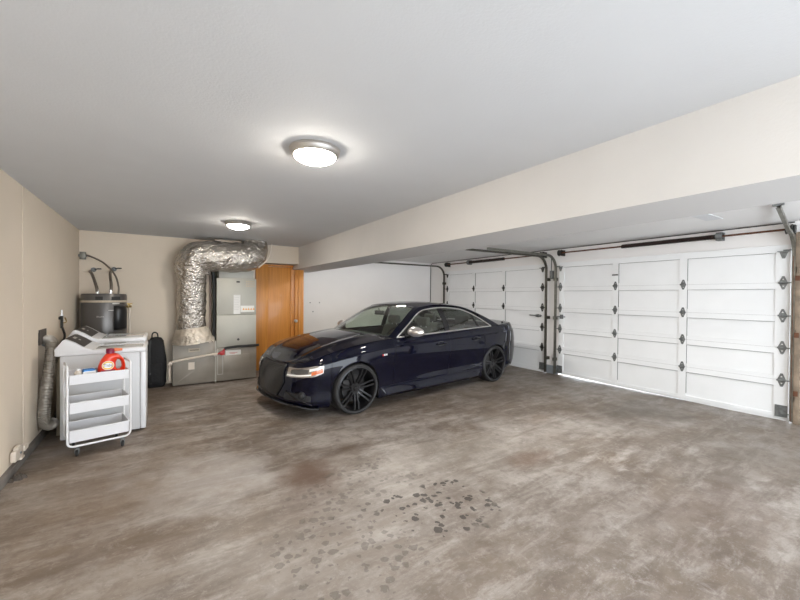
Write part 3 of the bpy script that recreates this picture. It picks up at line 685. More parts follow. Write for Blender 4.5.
MB().tube([(-.20, -.03, .57), (-.17, -.035, .585), (.0, -.04, .60), (.36, -.04, .605)], .022, 10).build('black_pipe', M['black_rubber'], ah, smooth=True)
MB().tube([(-.33, -.03, .475), (-.25, -.035, .52), (-.19, -.03, .575)], .012, 8).box(-.235, -.20, -.05, -.01, .475, .55).lathe([(0, -.05), (.035, -.045), (.038, 0), (0, 0)], (-.245, 0, .50), 'y', 14).build('red_valve', M['red'], ah)
box('data_label', ab(1.055, 1.165, 1.165, 1.50, -.004, -.001), M['paper'], ah)
lp = MB()
for i in range(9): lp.box(*ab(1.065, 1.155-.01*(i % 3), 1.48-i*.03, 1.485-i*.03, -.0055, -.004))
lp.build('label_print', mat('grey ink', (.45, .45, .43), .7), ah)
box('handle_slot', ab(1.10, 1.155, 1.715, 1.74, -.006, -.001), M['ink'], ah)
gp = MB()
for i in range(5):
    for j in range(3): gp.box(*ab(1.255+i*.03, 1.278+i*.03, 1.64+j*.042, 1.668+j*.042, -.005, -.001))
gp.build('printed_grid', M['paper_tan'], ah)
box('caution_label', ab(1.17, 1.395, 1.20, 1.31, -.004, -.001), M['paper'], ah)
op = MB()
for i in range(5): q = 1.20+i*.042-1.11; op.prism([(q, 1.235), (q+.034, 1.235), (q+.017, 1.275)], 'y', -.0055, -.004)
op.build('caution_triangles', M['orange_ink'], ah)
MB().tube([(.02, -.01, .72), (.02, -.02, .72)], .02, 14).build('sight_port', M['ink'], ah)

rb = empty('return_air_box', (.46, 7.0, 0)); tag(rb, 'low grey sheet-metal return box under the foil duct', 'duct box')
MB().box(-.31, .31, 0, .34, .02, .715).build('box_shell', M['grey_metal'], rb, bevel=.004)
MB().add([(-.30, -.002, .03), (-.29, -.002, .03), (.30, -.010, .50), (.30, -.010, .44)], [(0, 1, 3, 2)]).add([(-.10, -.002, .33), (.10, -.008, .50), (.16, -.008, .50)], [(0, 1, 2)]).build('cross_brake_crease', M['grey_metal'], rb)
MB().box(.305, .325, -.006, .34, .0, .71).build('drive_cleat', M['ahu'], rb)
tw = MB(); rings = []
for i in range(40):
    a = 2*PI*i/40
    c, s = math.cos(a), math.sin(a); q = .3
    bx, by = math.copysign(abs(c)**q, c)*.305, math.copysign(abs(s)**q, s)*.19
    ring = []
    for k in range(5):
        t = k/4; rr_ = .012*math.sin(i*2.1+k*1.3)
        ring.append((bx*(1+rr_), by+.155+rr_, .70+.06*t+.012*math.sin(i*1.7+k)))
    rings.append(ring)
tw.grid(rings, True, False); tw.build('torn_wrap_edge', M['cream_pvc'], rb, smooth=True)
box('yellowed_tag', (-.09, .0, -.004, -.001, .26, .38), M['cream_pvc'], rb)
MB().box(-.09, .08, -.004, -.001, .55, .61).build('box_label', M['paper_tan'], rb)
MB().box(-.07, .06, -.0055, -.004, .575, .585).build('label_print', M['ink'], rb)
# wrapped foil riser and run
def foil(name, path, rad, m, parent, amp=.018, n=72, seed=1):
    from mathutils import noise
    P = [Vector(p) for p in path]; rings = []; up = None
    for i, p in enumerate(P):
        a = P[max(0, i-1)]; b = P[min(len(P)-1, i+1)]; t = (b-a).normalized()
        if up is None: up = Vector((0, 1, 0))
        x = t.cross(up).normalized(); up = x.cross(t).normalized(); r_ = rad[i] if isinstance(rad, list) else rad
        ring = []
        for j in range(n):
            q = 2*PI*j/n; d = x*math.cos(q)+up*math.sin(q); w = p+d*r_
            k = noise.noise(w*9+Vector((seed, 0, 0)))*amp+noise.noise(w*24)*amp*.6+abs(noise.noise(w*15+Vector((3, 9, seed))))*amp*-.8
            ring.append(w+d*k)
        rings.append(ring)
    return MB().grid(rings, False, True).build(name, m, parent, smooth=True, autosm=120)
fdk = empty('foil_duct', (0, 0, 0)); fdk.location = (.445, 7.05, .72); tag(fdk, 'fat crinkled silver foil duct rising and bending along the ceiling', 'duct')
o_ = Vector((.445, 7.05, .72))
def rl(P): return [Vector(p)-o_ for p in P]
P1 = bez(rl([(.425, 7.09, .80), (.42, 7.09, .95), (.42, 7.07, 1.3), (.42, 7.04, 1.65), (.425, 7.0, 1.90)]), 14)
foil('riser', P1, [.213 for i in range(len(P1))], M['foil'], fdk, .016)
P2 = bez(rl([(.43, 6.99, 1.84), (.43, 6.97, 1.97), (.475, 6.94, 2.08), (.62, 6.91, 2.13), (.92, 6.88, 2.135), (1.18, 6.88, 2.15), (1.34, 6.92, 2.21), (1.41, 6.98, 2.31), (1.41, 7.02, 2.44)]), 11)
foil('elbow_run', P2, [.255 if i < 60 else .255-.002*(i-60) for i in range(len(P2))], M['foil'], fdk, .022, seed=4)
P3 = bez(rl([(.45, 7.10, .735), (.44, 7.09, .82), (.425, 7.09, .95)]), 9)
sk = foil('skirt', P3, [.225+.095*max(0, 1-(i/18))**.8 for i in range(len(P3))], M['foil_dull'], fdk, .02, seed=8)
MB().tube(bez(rl([(1.66, 6.86, 2.41), (1.60, 6.75, 2.20), (1.52, 6.70, 2.08), (1.40, 6.68, 1.97)]), 8), .011, 8).build('seam_tape', M['cream_pvc'], fdk, smooth=True)
dc = tag(MB().tube(bez([(.80, 6.965, .50), (.5, 6.955, .465), (.20, 6.955, .425), (.115, 6.96, .405), (.105, 6.97, .36), (.105, 6.98, .12)], 10), .019, 10).build('drain_pipe', M['cream_pvc'], smooth=True), 'cream drain pipe running across the return box and down its side', 'pipe')
for x, z in ((.11, .385), (.76, .49)): MB().tube([(x-.02, 6.965, z-.012), (x+.03, 6.96, z+.004)], .026, 10).build('pipe_coupling', M['cream_pvc'], dc, smooth=True)
rl_ = tag(MB().tube(bez([(.76, 7.12, .72), (.765, 7.12, 1.2), (.76, 7.12, 1.7), (.735, 7.1, 1.95)], 8), .028, 10).build('refrigerant_line', M['black_rubber'], smooth=True), 'dark insulated pipe in the gap between foil duct and air handler', 'pipe')
tag(MB().tube([(.725, 7.32, .3), (.725, 7.32, 2.3)], .02, 8).build('wall_conduit', mat('pinkish conduit', (.42, .33, .29), .6)), 'pale vertical conduit on the wall behind the dark insulated pipe', 'conduit')
for x, z in ((2.93, 1.33), (3.16, 1.33), (3.0, 1.12)):
    tag(MB().lathe([(0, -.006), (.012, -.006), (.014, 0), (0, 0)], (x, 8.45, z), 'y', 10).build('wall_anchor', M['hinge']), {2.93: 'left small plug mark on the white wall right of the wooden door', 3.16: 'right small plug mark on the white wall above the car bonnet', 3.0: 'lower small plug mark on the white wall right of the wooden door'}[x], 'wall plug', 'wall plugs on the white wall')
#CARBEGIN
# ---------------------------------------------------------------- the car
def lerp(a, b, t): return a+(b-a)*t
def pch(tab):
    # monotone cubic through a table of (x, value)
    xs = [p[0] for p in tab]; ys = [p[1] for p in tab]; n = len(xs)
    d = [(ys[i+1]-ys[i])/(xs[i+1]-xs[i]) for i in range(n-1)]
    m = [d[0]]+[0 if d[i-1]*d[i] <= 0 else 2*d[i-1]*d[i]/(d[i-1]+d[i]) for i in range(1, n-1)]+[d[-1]]
    def f(x):
        if x <= xs[0]: return ys[0]
        if x >= xs[-1]: return ys[-1]
        k = 0
        while xs[k+1] < x: k += 1
        h = xs[k+1]-xs[k]; t = (x-xs[k])/h
        return (1+2*t)*(1-t)**2*ys[k]+t*(1-t)**2*h*m[k]+t*t*(3-2*t)*ys[k+1]+t*t*(t-1)*h*m[k+1]
    return f
CAR = empty('sedan_car', (1.122, 4.985, 0), R(7.2)); CAR.scale = (1.0, 1.0, .985)
tag(CAR, 'dark navy four-door sedan with black twin-spoke wheels parked on the concrete', 'car')
PLAN = [(0, 0), (.004, .15), (.016, .30), (.036, .44), (.078, .575), (.145, .68), (.255, .765), (.41, .825), (.62, .868), (.87, .892), (1.2, .895), (1.6, .90), (2.2, .905), (2.8, .905), (3.3, .905), (3.72, .905), (4.06, .885), (4.33, .84), (4.54, .765), (4.67, .66), (4.745, .50), (4.785, .30), (4.80, .0)]
pc = bez([(x, y, 0) for x, y in PLAN], 14)
SL = [0]
for a, b in zip(pc, pc[1:]): SL.append(SL[-1]+(b-a).length)
SMAX = SL[-1]
fx = lambda s: plan_at(s)[0]
def plan_at(s):
    s = max(0, min(SMAX, s)); lo, hi = 0, len(SL)-1
    while hi-lo > 1:
        mid = (lo+hi)//2
        if SL[mid] <= s: lo = mid
        else: hi = mid
    t = (s-SL[lo])/(SL[hi]-SL[lo]); p = pc[lo].lerp(pc[hi], t); return p.x, p.y
def s_at(x):
    lo, hi = 0, SMAX
    for _ in range(40):
        mid = (lo+hi)/2
        if plan_at(mid)[0] < x: lo = mid
        else: hi = mid
    return lo
ZT = pch([(0, .650), (.1, .680), (.3, .748), (.6, .826), (1.0, .893), (1.45, .930), (2, .945), (3, .975), (3.7, 1.0), (4.1, 1.018), (4.5, 1.03), (4.80, 1.02)])
ZBt = pch([(0, .205), (.12, .19), (.3, .15), (.5, .135), (1.3, .15), (3.4, .155), (4.1, .17), (4.8, .24)])
WF = pch([(0, .925), (.06, .965), (.14, .975), (.30, .972), (.48, .985), (.66, 1.0), (.80, .998), (.845, .992), (.865, .975), (.93, .958), (.97, .945), (1.0, .925)])
DXF = pch([(0, -.012), (.10, -.02), (.3, .0), (.6, .012), (.85, .045), (1.0, .115)])
DXR = pch([(0, -.16), (.22, -.04), (.38, 0), (.6, -.04), (.85, -.13), (1.0, -.20)])
def S(s, f, off=0.0):
    # body skin: s metres round the plan outline from the nose (sign = side), f 0 bottom .. 1 belt
    sg = -1 if s >= 0 else 1; x, y = plan_at(abs(s))
    zt, zb = ZT(x), ZBt(x); z = zb+(zt-zb)*f
    X = x+(DXF(f)+.055)*max(0, 1-x/.8)**2+DXR(f)*max(0, 1-(4.8-x)/.8)**2
    wf = WF(f)
    k = 0
    for xw in (.87, 3.74):
        k += math.exp(-((x-xw)/.36)**2)
    Y = y*(wf+.012*k*max(0, 1-abs(f-.62)/.35))
    # door waist tucks in below the shoulder
    if 1.3 < x < 3.3: Y -= .018*math.sin(PI*(x-1.3)/2.0)*max(0, 1-abs(f-.30)/.28)
    p = Vector((X, Y*sg, z))
    if off:
        e = .004; a = S(s+e, f); b = S(s-e, f); c = S(s, min(1, f+e)); d = S(s, max(0, f-e))
        n = (a-b).cross(c-d); n.normalize()
        cen = Vector((2.3, 0, .5))
        if n.dot(p-cen) < 0: n = -n
        if abs(n.y) < .0001 and abs(n.x) < .0001: n = Vector((-1, 0, 0))
        p = p+n*off
    return p
ARCH = ((.86, .33, .348), (3.745, .33, .348))
def arch_cut(V, F):
    V = [Vector(v) for v in V]; keep = []
    def ins(v):
        for cx, cz, r_ in ARCH:
            if (v.x-cx)**2+(v.z-cz)**2 < r_*r_: return (cx, cz, r_)
            if abs(v.x-cx) < r_*.985 and v.z < cz: return (cx, cz, r_)
        return None
    fl = [ins(v) for v in V]
    for f in F:
        if all(fl[i] for i in f): continue
        keep.append(f)
    for i in set(i for f in keep for i in f):
        if fl[i]:
            cx, cz, r_ = fl[i]; dx, dz = V[i].x-cx, V[i].z-cz
            if dz < 0: V[i].x = cx+math.copysign(r_*.985, dx); continue
            d = math.hypot(dx, dz) or 1e-6; V[i].x = cx+dx*r_/d; V[i].z = cz+dz*r_/d
    used = sorted(set(i for f in keep for i in f)); mp_ = {u_: k for k, u_ in enumerate(used)}
    return [V[i] for i in used], [tuple(mp_[i] for i in f) for f in keep]
FS = [0, .02, .05, .08, .11]+[.11+(.84-.11)*i/22 for i in range(1, 23)]+[.845, .855, .865, .88, .91, .94, .965, .985, 1.0]
def panel(name, x0, x1, m, f0=.11, f1=1.0, off=0, side=None, parent=CAR, both=True):
    s0 = 0 if x0 <= 0 else s_at(x0)+.0022; s1 = SMAX if x1 >= 4.8 else s_at(x1)-.0022
    fs = [f for f in FS if f0-1e-6 <= f <= f1+1e-6]; n = max(4, int((s1-s0)/.018)); out = []
    for sg in (1, -1):
        g = [[S(sg*(s0+(s1-s0)*i/n) if i or s0 else sg*1e-5, f, off) for f in fs] for i in range(n+1)]
        mb = MB(); mb.grid(g); V, F = arch_cut(mb.v, mb.f); mb.v = V; mb.f = F; mb.m = [0]*len(F); out.append(mb)
    if side == 'join':
        out[0].add(out[1].v, out[1].f); return out[0].build(name, m, parent, smooth=True, autosm=25)
    return [o.build(name, m, parent, smooth=True, autosm=25) for o in out]
# dark inner shell that closes the gaps between the panels
panel('inner_shell', 0, 4.8, M['interior'], 0, .985, -.016, 'join')
panel('front_bumper', 0, .50, M['paint'], .0, 1.0, 0, 'join')
panel('front_fender', .50, 1.46, M['paint'], .11)
fd_ = panel('front_door', 1.46, 2.57, M['paint'], .11)
rd_ = panel('rear_door', 2.57, 3.43, M['paint'], .11)
panel('rear_quarter', 3.43, 4.38, M['paint'], .11)
panel('rear_bumper', 4.38, 4.8, M['paint'], 0, 1.0, 0, 'join')
# side skirt with a lower blade
for sg in (1, -1):
    g = []
    for i in range(61):
        x = 1.20+(3.36-1.20)*i/60; y = plan_at(s_at(x))[1]; e = min(1, min(i, 60-i)/3)
        g.append([(x, -sg*(y*.965), .305), (x, -sg*(y*.975+.006), .285), (x, -sg*(y*.975+.022*e), .235), (x, -sg*(y*.975+.030*e), .185), (x, -sg*(y*.965+.012), .150), (x, -sg*(y*.80), .140)])
    MB().grid(g).build('side_skirt', M['paint'], CAR, smooth=True, autosm=30)
# bonnet and boot lid
def lid(name, xa, xb, front=True):
    sa, sb = (0.0, s_at(xb)) if front else (s_at(xa), SMAX); n = 70; g = []
    for i in range(n+1):
        s = sa+(sb-sa)*i/n; E = S(-max(s, 1e-5), 1.0); row = []
        for j in range(-24, 25):
            q = j/24; t = 1-abs(q)
            if front:
                gr = max(0, min(1, (E.x-.15)/1.3)); x = E.x-.27*gr*(1-(1-t)**2)+.0*t
                z = E.z+.004+(-.012+.066*gr)*(1-(1-t)**2.4)
                rid = math.exp(-((abs(q)-.66)/.07)**2)*.014*min(1, .3+gr*2); z += rid
            else:
                gr = max(0, min(1, (E.x-3.95)/.65)); x = E.x-.04*(1-(1-t)**2)*(1-gr)
                z = E.z+.003+.035*(1-(1-t)**2.4)+.010*min(1, max(0, (E.x-4.48)/.22))**2*min(1, t*6)
            row.append((x, E.y*q, z))
        g.append(row)
    return MB().grid(g).build(name, M['paint'], CAR, smooth=True, autosm=50)
lid('bonnet', 0, 1.47, True); lid('boot_lid', 3.93, 4.8, False)
# cabin: rails and centre line
RA = [(0, 1.47, .935), (.5, 1.79, 1.150), (.9, 2.06, 1.312), (1.1, 2.19, 1.355), (1.5, 2.60, 1.388), (1.9, 3.05, 1.358), (2.1, 3.25, 1.308), (2.5, 3.58, 1.185), (3, 3.96, 1.020)]
KA = [(0, 1.17, .968), (.5, 1.55, 1.195), (.9, 1.86, 1.362), (1.1, 2.03, 1.402), (1.5, 2.50, 1.435), (1.9, 2.98, 1.412), (2.1, 3.17, 1.380), (2.5, 3.52, 1.240), (3, 3.91, 1.072)]
Rx, Rz = pch([(a, x) for a, x, z in RA]), pch([(a, z) for a, x, z in RA])
Kx, Kz = pch([(a, x) for a, x, z in KA]), pch([(a, z) for a, x, z in KA])
def yside(x, z):
    h = max(0, z-ZT(x)); y = plan_at(s_at(x))[1]*.925
    return y-.32*h-.62*h*h
def T(a, q, off=0):
    x, z = Rx(a), Rz(a); y = yside(x, z)
    if a > 2: y -= .05*(a-2)
    k = abs(q)**2.0; kz = abs(q)**2.6
    return Vector((Kx(a)+(x-Kx(a))*k, y*q, Kz(a)+(z-Kz(a))*kz+off))
def top(name, a0, a1, q0, q1, m, off=0, na=24, nq=36, par=CAR):
    return MB().grid([[T(a0+(a1-a0)*i/na, q0+(q1-q0)*j/nq, off) for j in range(nq+1)] for i in range(na+1)]).build(name, m, par, smooth=True, autosm=60)
top('roof', .98, 2.06, -1, 1, M['paint'], 0, 30, 40)
for sg in (1, -1):
    top('a_pillar', 0, .98, sg*.925, sg*1.0, M['paint'], 0, 20, 4)
    top('c_pillar', 2.06, 3.0, sg*.80, sg*1.0, M['paint'], 0, 20, 6)
top('windscreen', .015, .975, -.92, .92, M['glass'], -.003)
top('rear_window', 2.08, 2.96, -.79, .79, M['glass_dark'], -.003)
top('windscreen_base_trim', 0, .035, -.93, .93, M['carbon'], .004, 3)
# side window frames
DA = [(0, 1.545, .948), (.5, 1.84, 1.130), (.9, 2.09, 1.270), (1.1, 2.22, 1.309), (1.5, 2.62, 1.340), (1.9, 3.00, 1.312), (2.1, 3.18, 1.262), (2.5, 3.43, 1.143), (3, 3.66, 1.006)]
Dx, Dz = pch([(a, x) for a, x, z in DA]), pch([(a, z) for a, x, z in DA])
def Dz_x(x):
    lo, hi = 0, 3
    for _ in range(30):
        m_ = (lo+hi)/2
        if Dx(m_) < x: lo = m_
        else: hi = m_
    return Dz(lo)
def SP(x, z, sg, off=0): return Vector((x, -sg*(yside(x, z)+off), z))
for sg in (1, -1):
    g = []
    for i in range(61):
        a = 3*i/60; row = []
        for j in range(7):
            t = j/6; x, z = lerp(Dx(a), Rx(a), t), lerp(Dz(a), Rz(a), t)
            p = SP(x, z, sg)
            if t == 1: p = T(a, -sg)
            row.append(p)
        g.append(row)
    MB().grid(g).build('window_frame', M['paint'], CAR, smooth=True, autosm=50)
    # C pillar foot between window tip and boot lid
    g = [[SP(x, lerp(ZT(x)-.012, (Dz(3)+(Rz(3)-Dz(3))*(x-3.66)/.30), t), sg) for t in (0, 1)] for x in [3.62+.34*i/8 for i in range(9)]]
    up_ = bez([SP(Dx(3*i/40), Dz(3*i/40), sg, .008) for i in range(41)], 2)
    lo_ = [SP(x, ZT(x)+.006, sg, .010) for x in [1.53+(3.665-1.53)*i/50 for i in range(51)]]
    MB().tube(up_, .0098, 8).build('window_chrome_strip', M['chrome'], CAR, smooth=True)
    MB().tube(lo_, .0105, 8).build('window_chrome_strip', M['chrome'], CAR, smooth=True)
    def sidepatch(name, xa, xb, m, off, n=20, za=None):
        g = []
        for i in range(n+1):
            row = []
            for j in range(9):
                t = j/8; x0_, x1_ = xa(t) if callable(xa) else xa, xb(t) if callable(xb) else xb
                x = lerp(x0_, x1_, i/n); zlo = ZT(x)-.004; zhi = max(zlo+.001, Dz_x(x)+.004); row.append(SP(x, lerp(zlo, zhi, t), sg, off))
            g.append(row)
        return MB().grid(g).build(name, m, CAR, smooth=True)
    sidepatch('front_side_window', 1.56, 2.53, M['glass'], -.010)
    sidepatch('rear_side_window', 2.62, lambda t: 3.34-.10*t, M['glass_dark'], -.010)
    sidepatch('quarter_window', lambda t: 3.37-.10*t, 3.65, M['glass_dark'], -.010)
    sidepatch('b_pillar', 2.52, 2.63, M['carbon'], -.004, 4)
    sidepatch('window_divider', lambda t: 3.335-.10*t, lambda t: 3.375-.10*t, M['carbon'], -.004, 3)
    # mirror triangle and mirror
    MB().add([SP(1.55, .95, sg, .001), SP(1.72, ZT(1.7), sg, .001), SP(1.72, Dz_x(1.72), sg, .001)], [(0, 1, 2)]).build('mirror_base', M['carbon'], CAR)
    mp = empty('door_mirror', (1.70, -sg*.83, .985)); mp.parent = CAR
    rings = []
    for i in range(13):
        u_ = i/12; w_ = (math.sin(PI*min(1, u_*1.0))**.35) if 0 < u_ < 1 else .02
        y_ = .05+.225*u_; h_ = (.078-.018*u_)*w_; d_ = (.070-.01*u_)*w_
        rings.append([(.035+.06*u_-1.5*d_*math.cos(2*PI*j/20)*(1 if math.cos(2*PI*j/20) > 0 else .55), -sg*y_, .035-.01*u_+h_*math.sin(2*PI*j/20)) for j in range(20)])
    MB().grid(rings, False, True).build('mirror_cap', M['mirror_cap'], mp, smooth=True, autosm=80)
    MB().tube([(-.01, sg*.02, -.035), (-.005, -sg*.06, -.03), (.0, -sg*.12, -.02)], [.034, .03, .026], 12).build('mirror_arm', M['carbon'], mp, smooth=True)
    # door handles
    for x, pan in ((2.36, fd_), (3.20, rd_)):
        h = MB(); s_ = s_at(x); P = [S(sg*(s_-.10+.20*i/6), .81-.004*abs(i-3), .008+.022*math.sin(PI*i/6)) for i in range(7)]
        h.tube(P, .013, 8)
        h.build('door_handle', M['paint'], pan[0 if sg == 1 else 1], smooth=True)
        g = [[S(sg*(s_-.075+.15*i/6), .80+v_*.045*(max(0.0, math.sin(PI*(.08+.84*i/6)))**.6), .001) for v_ in (-1, 1)] for i in range(7)]
        MB().grid(g).build('handle_recess', M['ink'], pan[0 if sg == 1 else 1])
    # wheel arch lip and liner
    for cx, cz, r_ in ARCH:
        P = []; Lr = []
        for i in range(41):
            a = R(-2+184*i/40); x, z = cx+(r_+.001)*math.cos(a), cz+(r_+.001)*math.sin(a)
            yy = min(1, max(0, (z-ZBt(x))/(ZT(x)-ZBt(x)))); q = S(sg*s_at(x), yy)
            P.append((x, q.y, z)); Lr.append([(x, q.y, z), (x, -sg*.62, z)])
        MB().tube(P, .006, 6).build('arch_lip', M['paint'], CAR, smooth=True)
        lm = MB(); lm.grid(Lr); lm.add([(cx+r_*math.cos(R(i*15)), -sg*.62, cz+r_*math.sin(R(i*15))) for i in range(13)]+[(cx-r_, -sg*.62, .16), (cx+r_, -sg*.62, .16)], [tuple(range(15))])
        lm.build('wheel_well', M['interior'], CAR, smooth=True)
    # fog lamp, lower intake, headlamp
    def fpatch(name, s0, s1, flo, fhi, m, off, ns=16, nf=6, par=CAR):
        g = [[S(sg*lerp(s0, s1, i/ns), lerp(flo(i/ns), fhi(i/ns), j/nf), off) for j in range(nf+1)] for i in range(ns+1)]
        return MB().grid(g).build(name, m, par, smooth=True)
    fpatch('lower_intake', .47, .86, lambda t: .10+.02*t, lambda t: .345-.10*t-.04*(1-t), M['grille'], .004)
    MB().tube([S(sg*.48, .30, .01), S(sg*.66, .17, .016), S(sg*.88, .065, .012)], .007, 6).build('intake_blade', M['carbon'], CAR, smooth=True)
    c_ = S(sg*.735, .235, .006); nn = (S(sg*.735, .235, .02)-c_).normalized(); rot = nn.to_track_quat('Z', 'Y').to_matrix().to_4x4()
    fm_ = MB().lathe([(0, .014), (.028, .012), (.040, .004), (.046, -.004), (.052, .004), (.054, -.01)], (0, 0, 0), 'z', 24)
    fm_.v = [tuple((Matrix.Translation(c_) @ rot) @ Vector(v)) for v in fm_.v]
    fm_.build('fog_lamp', M['disc'], CAR, smooth=True)
    hl = fpatch('headlamp', .46, 1.00, lambda t: .69-.05*t+.05*max(0, t-.8)/.2, lambda t: .92-.08*t-.02*max(0, t-.8)/.2, M['lamp_house'], .005, 24)
    fpatch('lamp_eye', .53, .80, lambda t: .765-.03*t, lambda t: .885-.04*t-.03*(2*t-1)**2, M['lamp_dark'], .008, par=hl)
    fpatch('running_light', .47, .84, lambda t: .722-.035*t, lambda t: .750-.035*t, M['drl'], .0095, par=hl)
    fpatch('side_reflector', .84, .99, lambda t: .685+.02*t, lambda t: .755+.03*t, M['amber'], .0095, par=hl)
    fpatch('clear_corner', .81, .985, lambda t: .775+.01*t, lambda t: .828-.02*t, M['drl'], .0085, par=hl)
    # rear lamp
    r0, r1 = s_at(4.70), s_at(4.70)+.34
    fpatch('rear_lamp', r0, r1, lambda t: .64, lambda t: .84, M['tail_red'], .004)
    # fender badge
    c0 = s_at(1.24)
    for k, (a, b, mm) in enumerate(((0, .022, M['red']), (.026, .05, M['chrome']), (.054, .085, M['chrome']))):
        fpatch('fender_badge', c0+a, c0+b, lambda t: .735, lambda t: .765, mm, .003, 2, 2)
# grille with mesh bars
g = []
for j in range(13):
    f = .13+(.955-.13)*j/12; hw_ = (.30+.12*min(1, (f-.13)/.38)) if f < .51 else .42-.06*(f-.51)/.44
    g.append([S(hw_*(i/14) if abs(i) > 0 else 1e-5, f, .005) for i in range(-14, 15)])
gr = MB().grid(g).build('grille', M['grille'], CAR, smooth=True)
gm_ = MB()
for j in range(1, 24):
    f = .14+(.94-.14)*j/24; hw_ = ((.30+.12*min(1, (f-.13)/.38)) if f < .51 else .42-.06*(f-.51)/.44)-.02
    gm_.tube([S(hw_*i/8 if i else 1e-5, f, .009) for i in range(-8, 9)], .0035, 4)
gm_.build('grille_bars', M['carbon'], gr)
oc = []
for q in [(-.30, .13), (-.42, .51), (-.36, .955)]: oc.append(q)
full = []
for (a, b), (c, d) in zip(oc, oc[1:]): full += [(lerp(a, c, i/8), lerp(b, d, i/8)) for i in range(8)]
full += [(lerp(-.36, .36, i/16), .955) for i in range(16)]
for (a, b), (c, d) in (((.36, .955), (.42, .51)), ((.42, .51), (.30, .13))): full += [(lerp(a, c, i/8), lerp(b, d, i/8)) for i in range(8)]
full += [(lerp(.30, -.30, i/14), .13) for i in range(14)]
MB().tube([S(a or 1e-5, b, .009) for a, b in full], .008, 8, closed=True).build('grille_surround', M['grille'], gr, smooth=True)
# splitter lip
g = []
for i in range(-40, 41):
    s = i/40*.98 or 1e-5; p = S(s, 0); n_ = (S(s, .04, .05)-S(s, .04)); n_.z = 0; n_ = n_.normalized()
    g.append([p-n_*.06+Vector((0, 0, .0)), p+n_*.030+Vector((0, 0, -.002)), p+n_*.036+Vector((0, 0, -.014)), p-n_*.06+Vector((0, 0, -.020))])
MB().grid(g).build('splitter', M['carbon'], CAR, smooth=True, autosm=30)
# underbody, cabin floor and boot bulk
MB().box(1.26, 3.29, -.80, .80, .15, .34).box(.30, 1.26, -.60, .60, .16, .50).box(3.29, 4.45, -.60, .60, .18, .60).box(.30,1.15,-.6,.6,.5,.62).build('underbody', M['interior'], CAR)
# dashboard, seats, steering wheel, mirror
MB().prism([(1.20, .60), (1.20, .93), (1.45, .955), (1.72, .93), (1.80, .86), (1.78, .60)], 'y', -.74, .74).build('dashboard', M['interior'], CAR, bevel=.02)
def seat(x, y, w=.25):
    t = empty('car_seat', (x, y, .17)); t.parent = CAR
    MB().box(-.28, .24, -w, w, .0, .24).build('seat_cushion', M['seat_grey'], t, bevel=.05, seg=3)
    MB().prism([(.14, .20), (.30, .20), (.47, .78), (.45, .84), (.36, .84)], 'y', -w*.92, w*.92).build('backrest', M['seat_grey'], t, bevel=.04, seg=3)
    MB().prism([(.385, .86), (.375, .98), (.40, 1.01), (.46, 1.0), (.475, .87)], 'y', -.13, .13).build('headrest', M['seat_grey'], t, bevel=.025, seg=3)
    MB().tube([(.43, -.06, .80), (.43, -.06, .90)], .007, 6).tube([(.43, .06, .80), (.43, .06, .90)], .007, 6).build('headrest_post', M['chrome'], t)
for y in (-.38, .38): seat(2.05, y)
for y in (-.40, .40): seat(2.98, y, .30)
sw = empty('steering_wheel', (1.83, -.38, .86)); sw.parent = CAR; sw.rotation_euler[1] = R(-65)
MB().tube([(.18*math.cos(2*PI*i/28), .18*math.sin(2*PI*i/28), 0) for i in range(28)], .014, 8, closed=True).build('wheel_rim', M['interior'], sw, smooth=True)
MB().box(-.16, .16, -.02, .02, -.012, .012).lathe([(0, .02), (.06, .015), (.07, -.02)], (0, 0, 0), 'z', 16).build('wheel_hub', M['interior'], sw)
MB().box(-.012, .012, -.12, .12, -.035, .035).tube([(0, 0, 0), (-.02, 0, .08)], .01, 8).build('rear_view_mirror', M['interior'], CAR, bevel=.01).location = (1.86, 0, 1.25)
MB().prism([(3.35, .93), (3.35, .95), (3.90, .98), (3.90, .96)], 'y', -.66, .66).build('parcel_shelf', M['interior'], CAR)
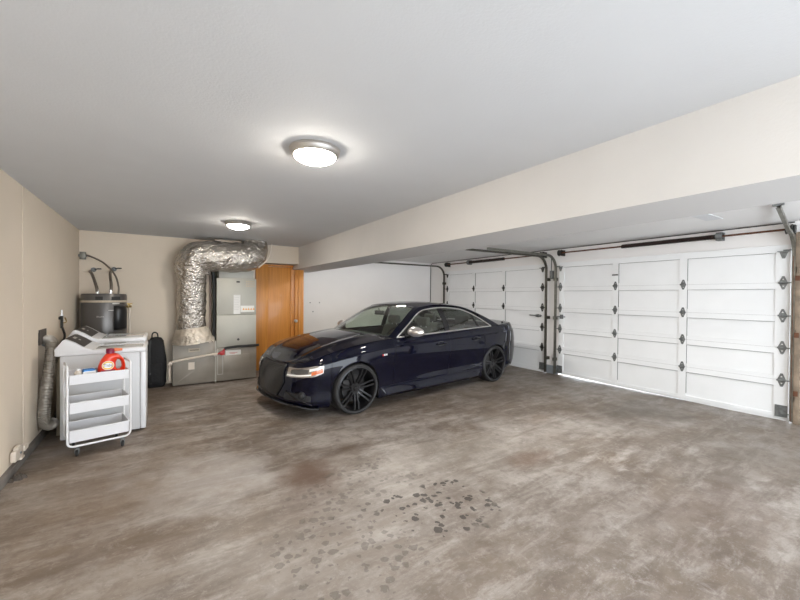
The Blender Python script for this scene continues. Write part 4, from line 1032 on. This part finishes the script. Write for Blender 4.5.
# wheels
def wheel(x, sg, rz=0):
    t = empty('wheel', (x, -sg*.80, .325)); t.parent = CAR; t.rotation_euler = (0, 0, 0)
    d = -sg
    def LT(prof, n=56): return MB().lathe([(r_, d*h) for r_, h in prof], (0, 0, 0), 'y', n)
    LT([(.278, .080), (.282, .090), (.292, .097), (.305, .092), (.317, .082), (.323, .060), (.325, .02), (.325, -.10), (.318, -.12), (.26, -.13)], 64).build('tyre', M['tyre'], t, smooth=True, autosm=60)
    LT([(.278, .070), (.284, .080), (.282, .090), (.272, .092), (.264, .080), (.256, .05), (.248, .0), (.245, -.12)], 64).build('rim', M['wheel'], t, smooth=True, autosm=50)
    LT([(0, -.02), (.17, -.02), (.17, -.035), (0, -.035)], 40).build('brake_disc', M['interior'], t, smooth=True, autosm=30)
    MB().box(-.17, -.06, min(d*-.045, d*.01), max(d*-.045, d*.01), -.02, .12).build('brake_caliper', M['interior'], t, bevel=.015)
    sp = MB()
    for k in range(7):
        for e in (-1, 1):
            a0 = 2*PI*k/7+PI/2+PI/7; a_in = a0+e*.33; a_out = a0+e*.115
            p0 = Vector((math.cos(a_in)*.060, d*.045, math.sin(a_in)*.060)); p1 = Vector((math.cos(a_out)*.268, d*.078, math.sin(a_out)*.268))
            pm = p0.lerp(p1, .5)+Vector((0, d*.004, 0))
            tt = (p1-p0).normalized(); sd = tt.cross(Vector((0, 1, 0))).normalized(); rings = []
            for p, w_, th in ((p0, .015, .03), (pm, .0125, .024), (p1, .013, .018)):
                rings.append([p-sd*w_-Vector((0, d*th, 0)), p-sd*w_*.7, p+sd*w_*.7, p+sd*w_-Vector((0, d*th, 0))])
            sp.grid(rings, False, True)
    sp.build('spokes', M['wheel'], t, smooth=True, autosm=30)
    LT([(0, .052), (.026, .052), (.032, .046), (.034, .04), (.070, .042), (.078, .030), (.08, .0), (0, .0)], 32).build('hub', M['wheel'], t, smooth=True, autosm=40)
    bm_ = MB()
    for k in range(5):
        a = 2*PI*k/5+.3; bm_.lathe([(0, d*.046), (.008, d*.046), (.009, d*.03)], (.055*math.cos(a), 0, .055*math.sin(a)), 'y', 8)
    bm_.build('wheel_bolt', M['ink'], t)
for x in (.86, 3.745):
    for sg in (1, -1): wheel(x, sg)
#CAREND
# ---------------------------------------------------------------- light and camera
w = bpy.data.worlds.new('World'); bpy.context.scene.world = w; w.use_nodes = True
w.node_tree.nodes['Background'].inputs[0].default_value = (.86, .93, 1, 1); w.node_tree.nodes['Background'].inputs[1].default_value = 5.5

cam = bpy.data.cameras.new('Camera'); co = bpy.data.objects.new('Camera', cam); C.objects.link(co)
cam.sensor_width = 36; cam.lens = 370.4877/800*36; cam.clip_start = .05
yaw, pitch, roll = R(32.76), R(.6017), R(.4393)
fw = Vector((math.sin(yaw)*math.cos(pitch), math.cos(yaw)*math.cos(pitch), -math.sin(pitch)))
rt = Vector((math.cos(yaw), -math.sin(yaw), 0)); up = rt.cross(fw)
rt2 = rt*math.cos(roll)+up*math.sin(roll); up2 = -rt*math.sin(roll)+up*math.cos(roll)
mt = Matrix((rt2, up2, -fw)).transposed().to_4x4(); mt.translation = Vector((0, 0, 1.5)); co.matrix_world = mt
sc = bpy.context.scene; sc.camera = co
sc.view_settings.view_transform = 'Standard'; sc.view_settings.look = 'None'; sc.view_settings.gamma = 1; sc.view_settings.exposure = 0.50
sc.view_settings.use_curve_mapping = False
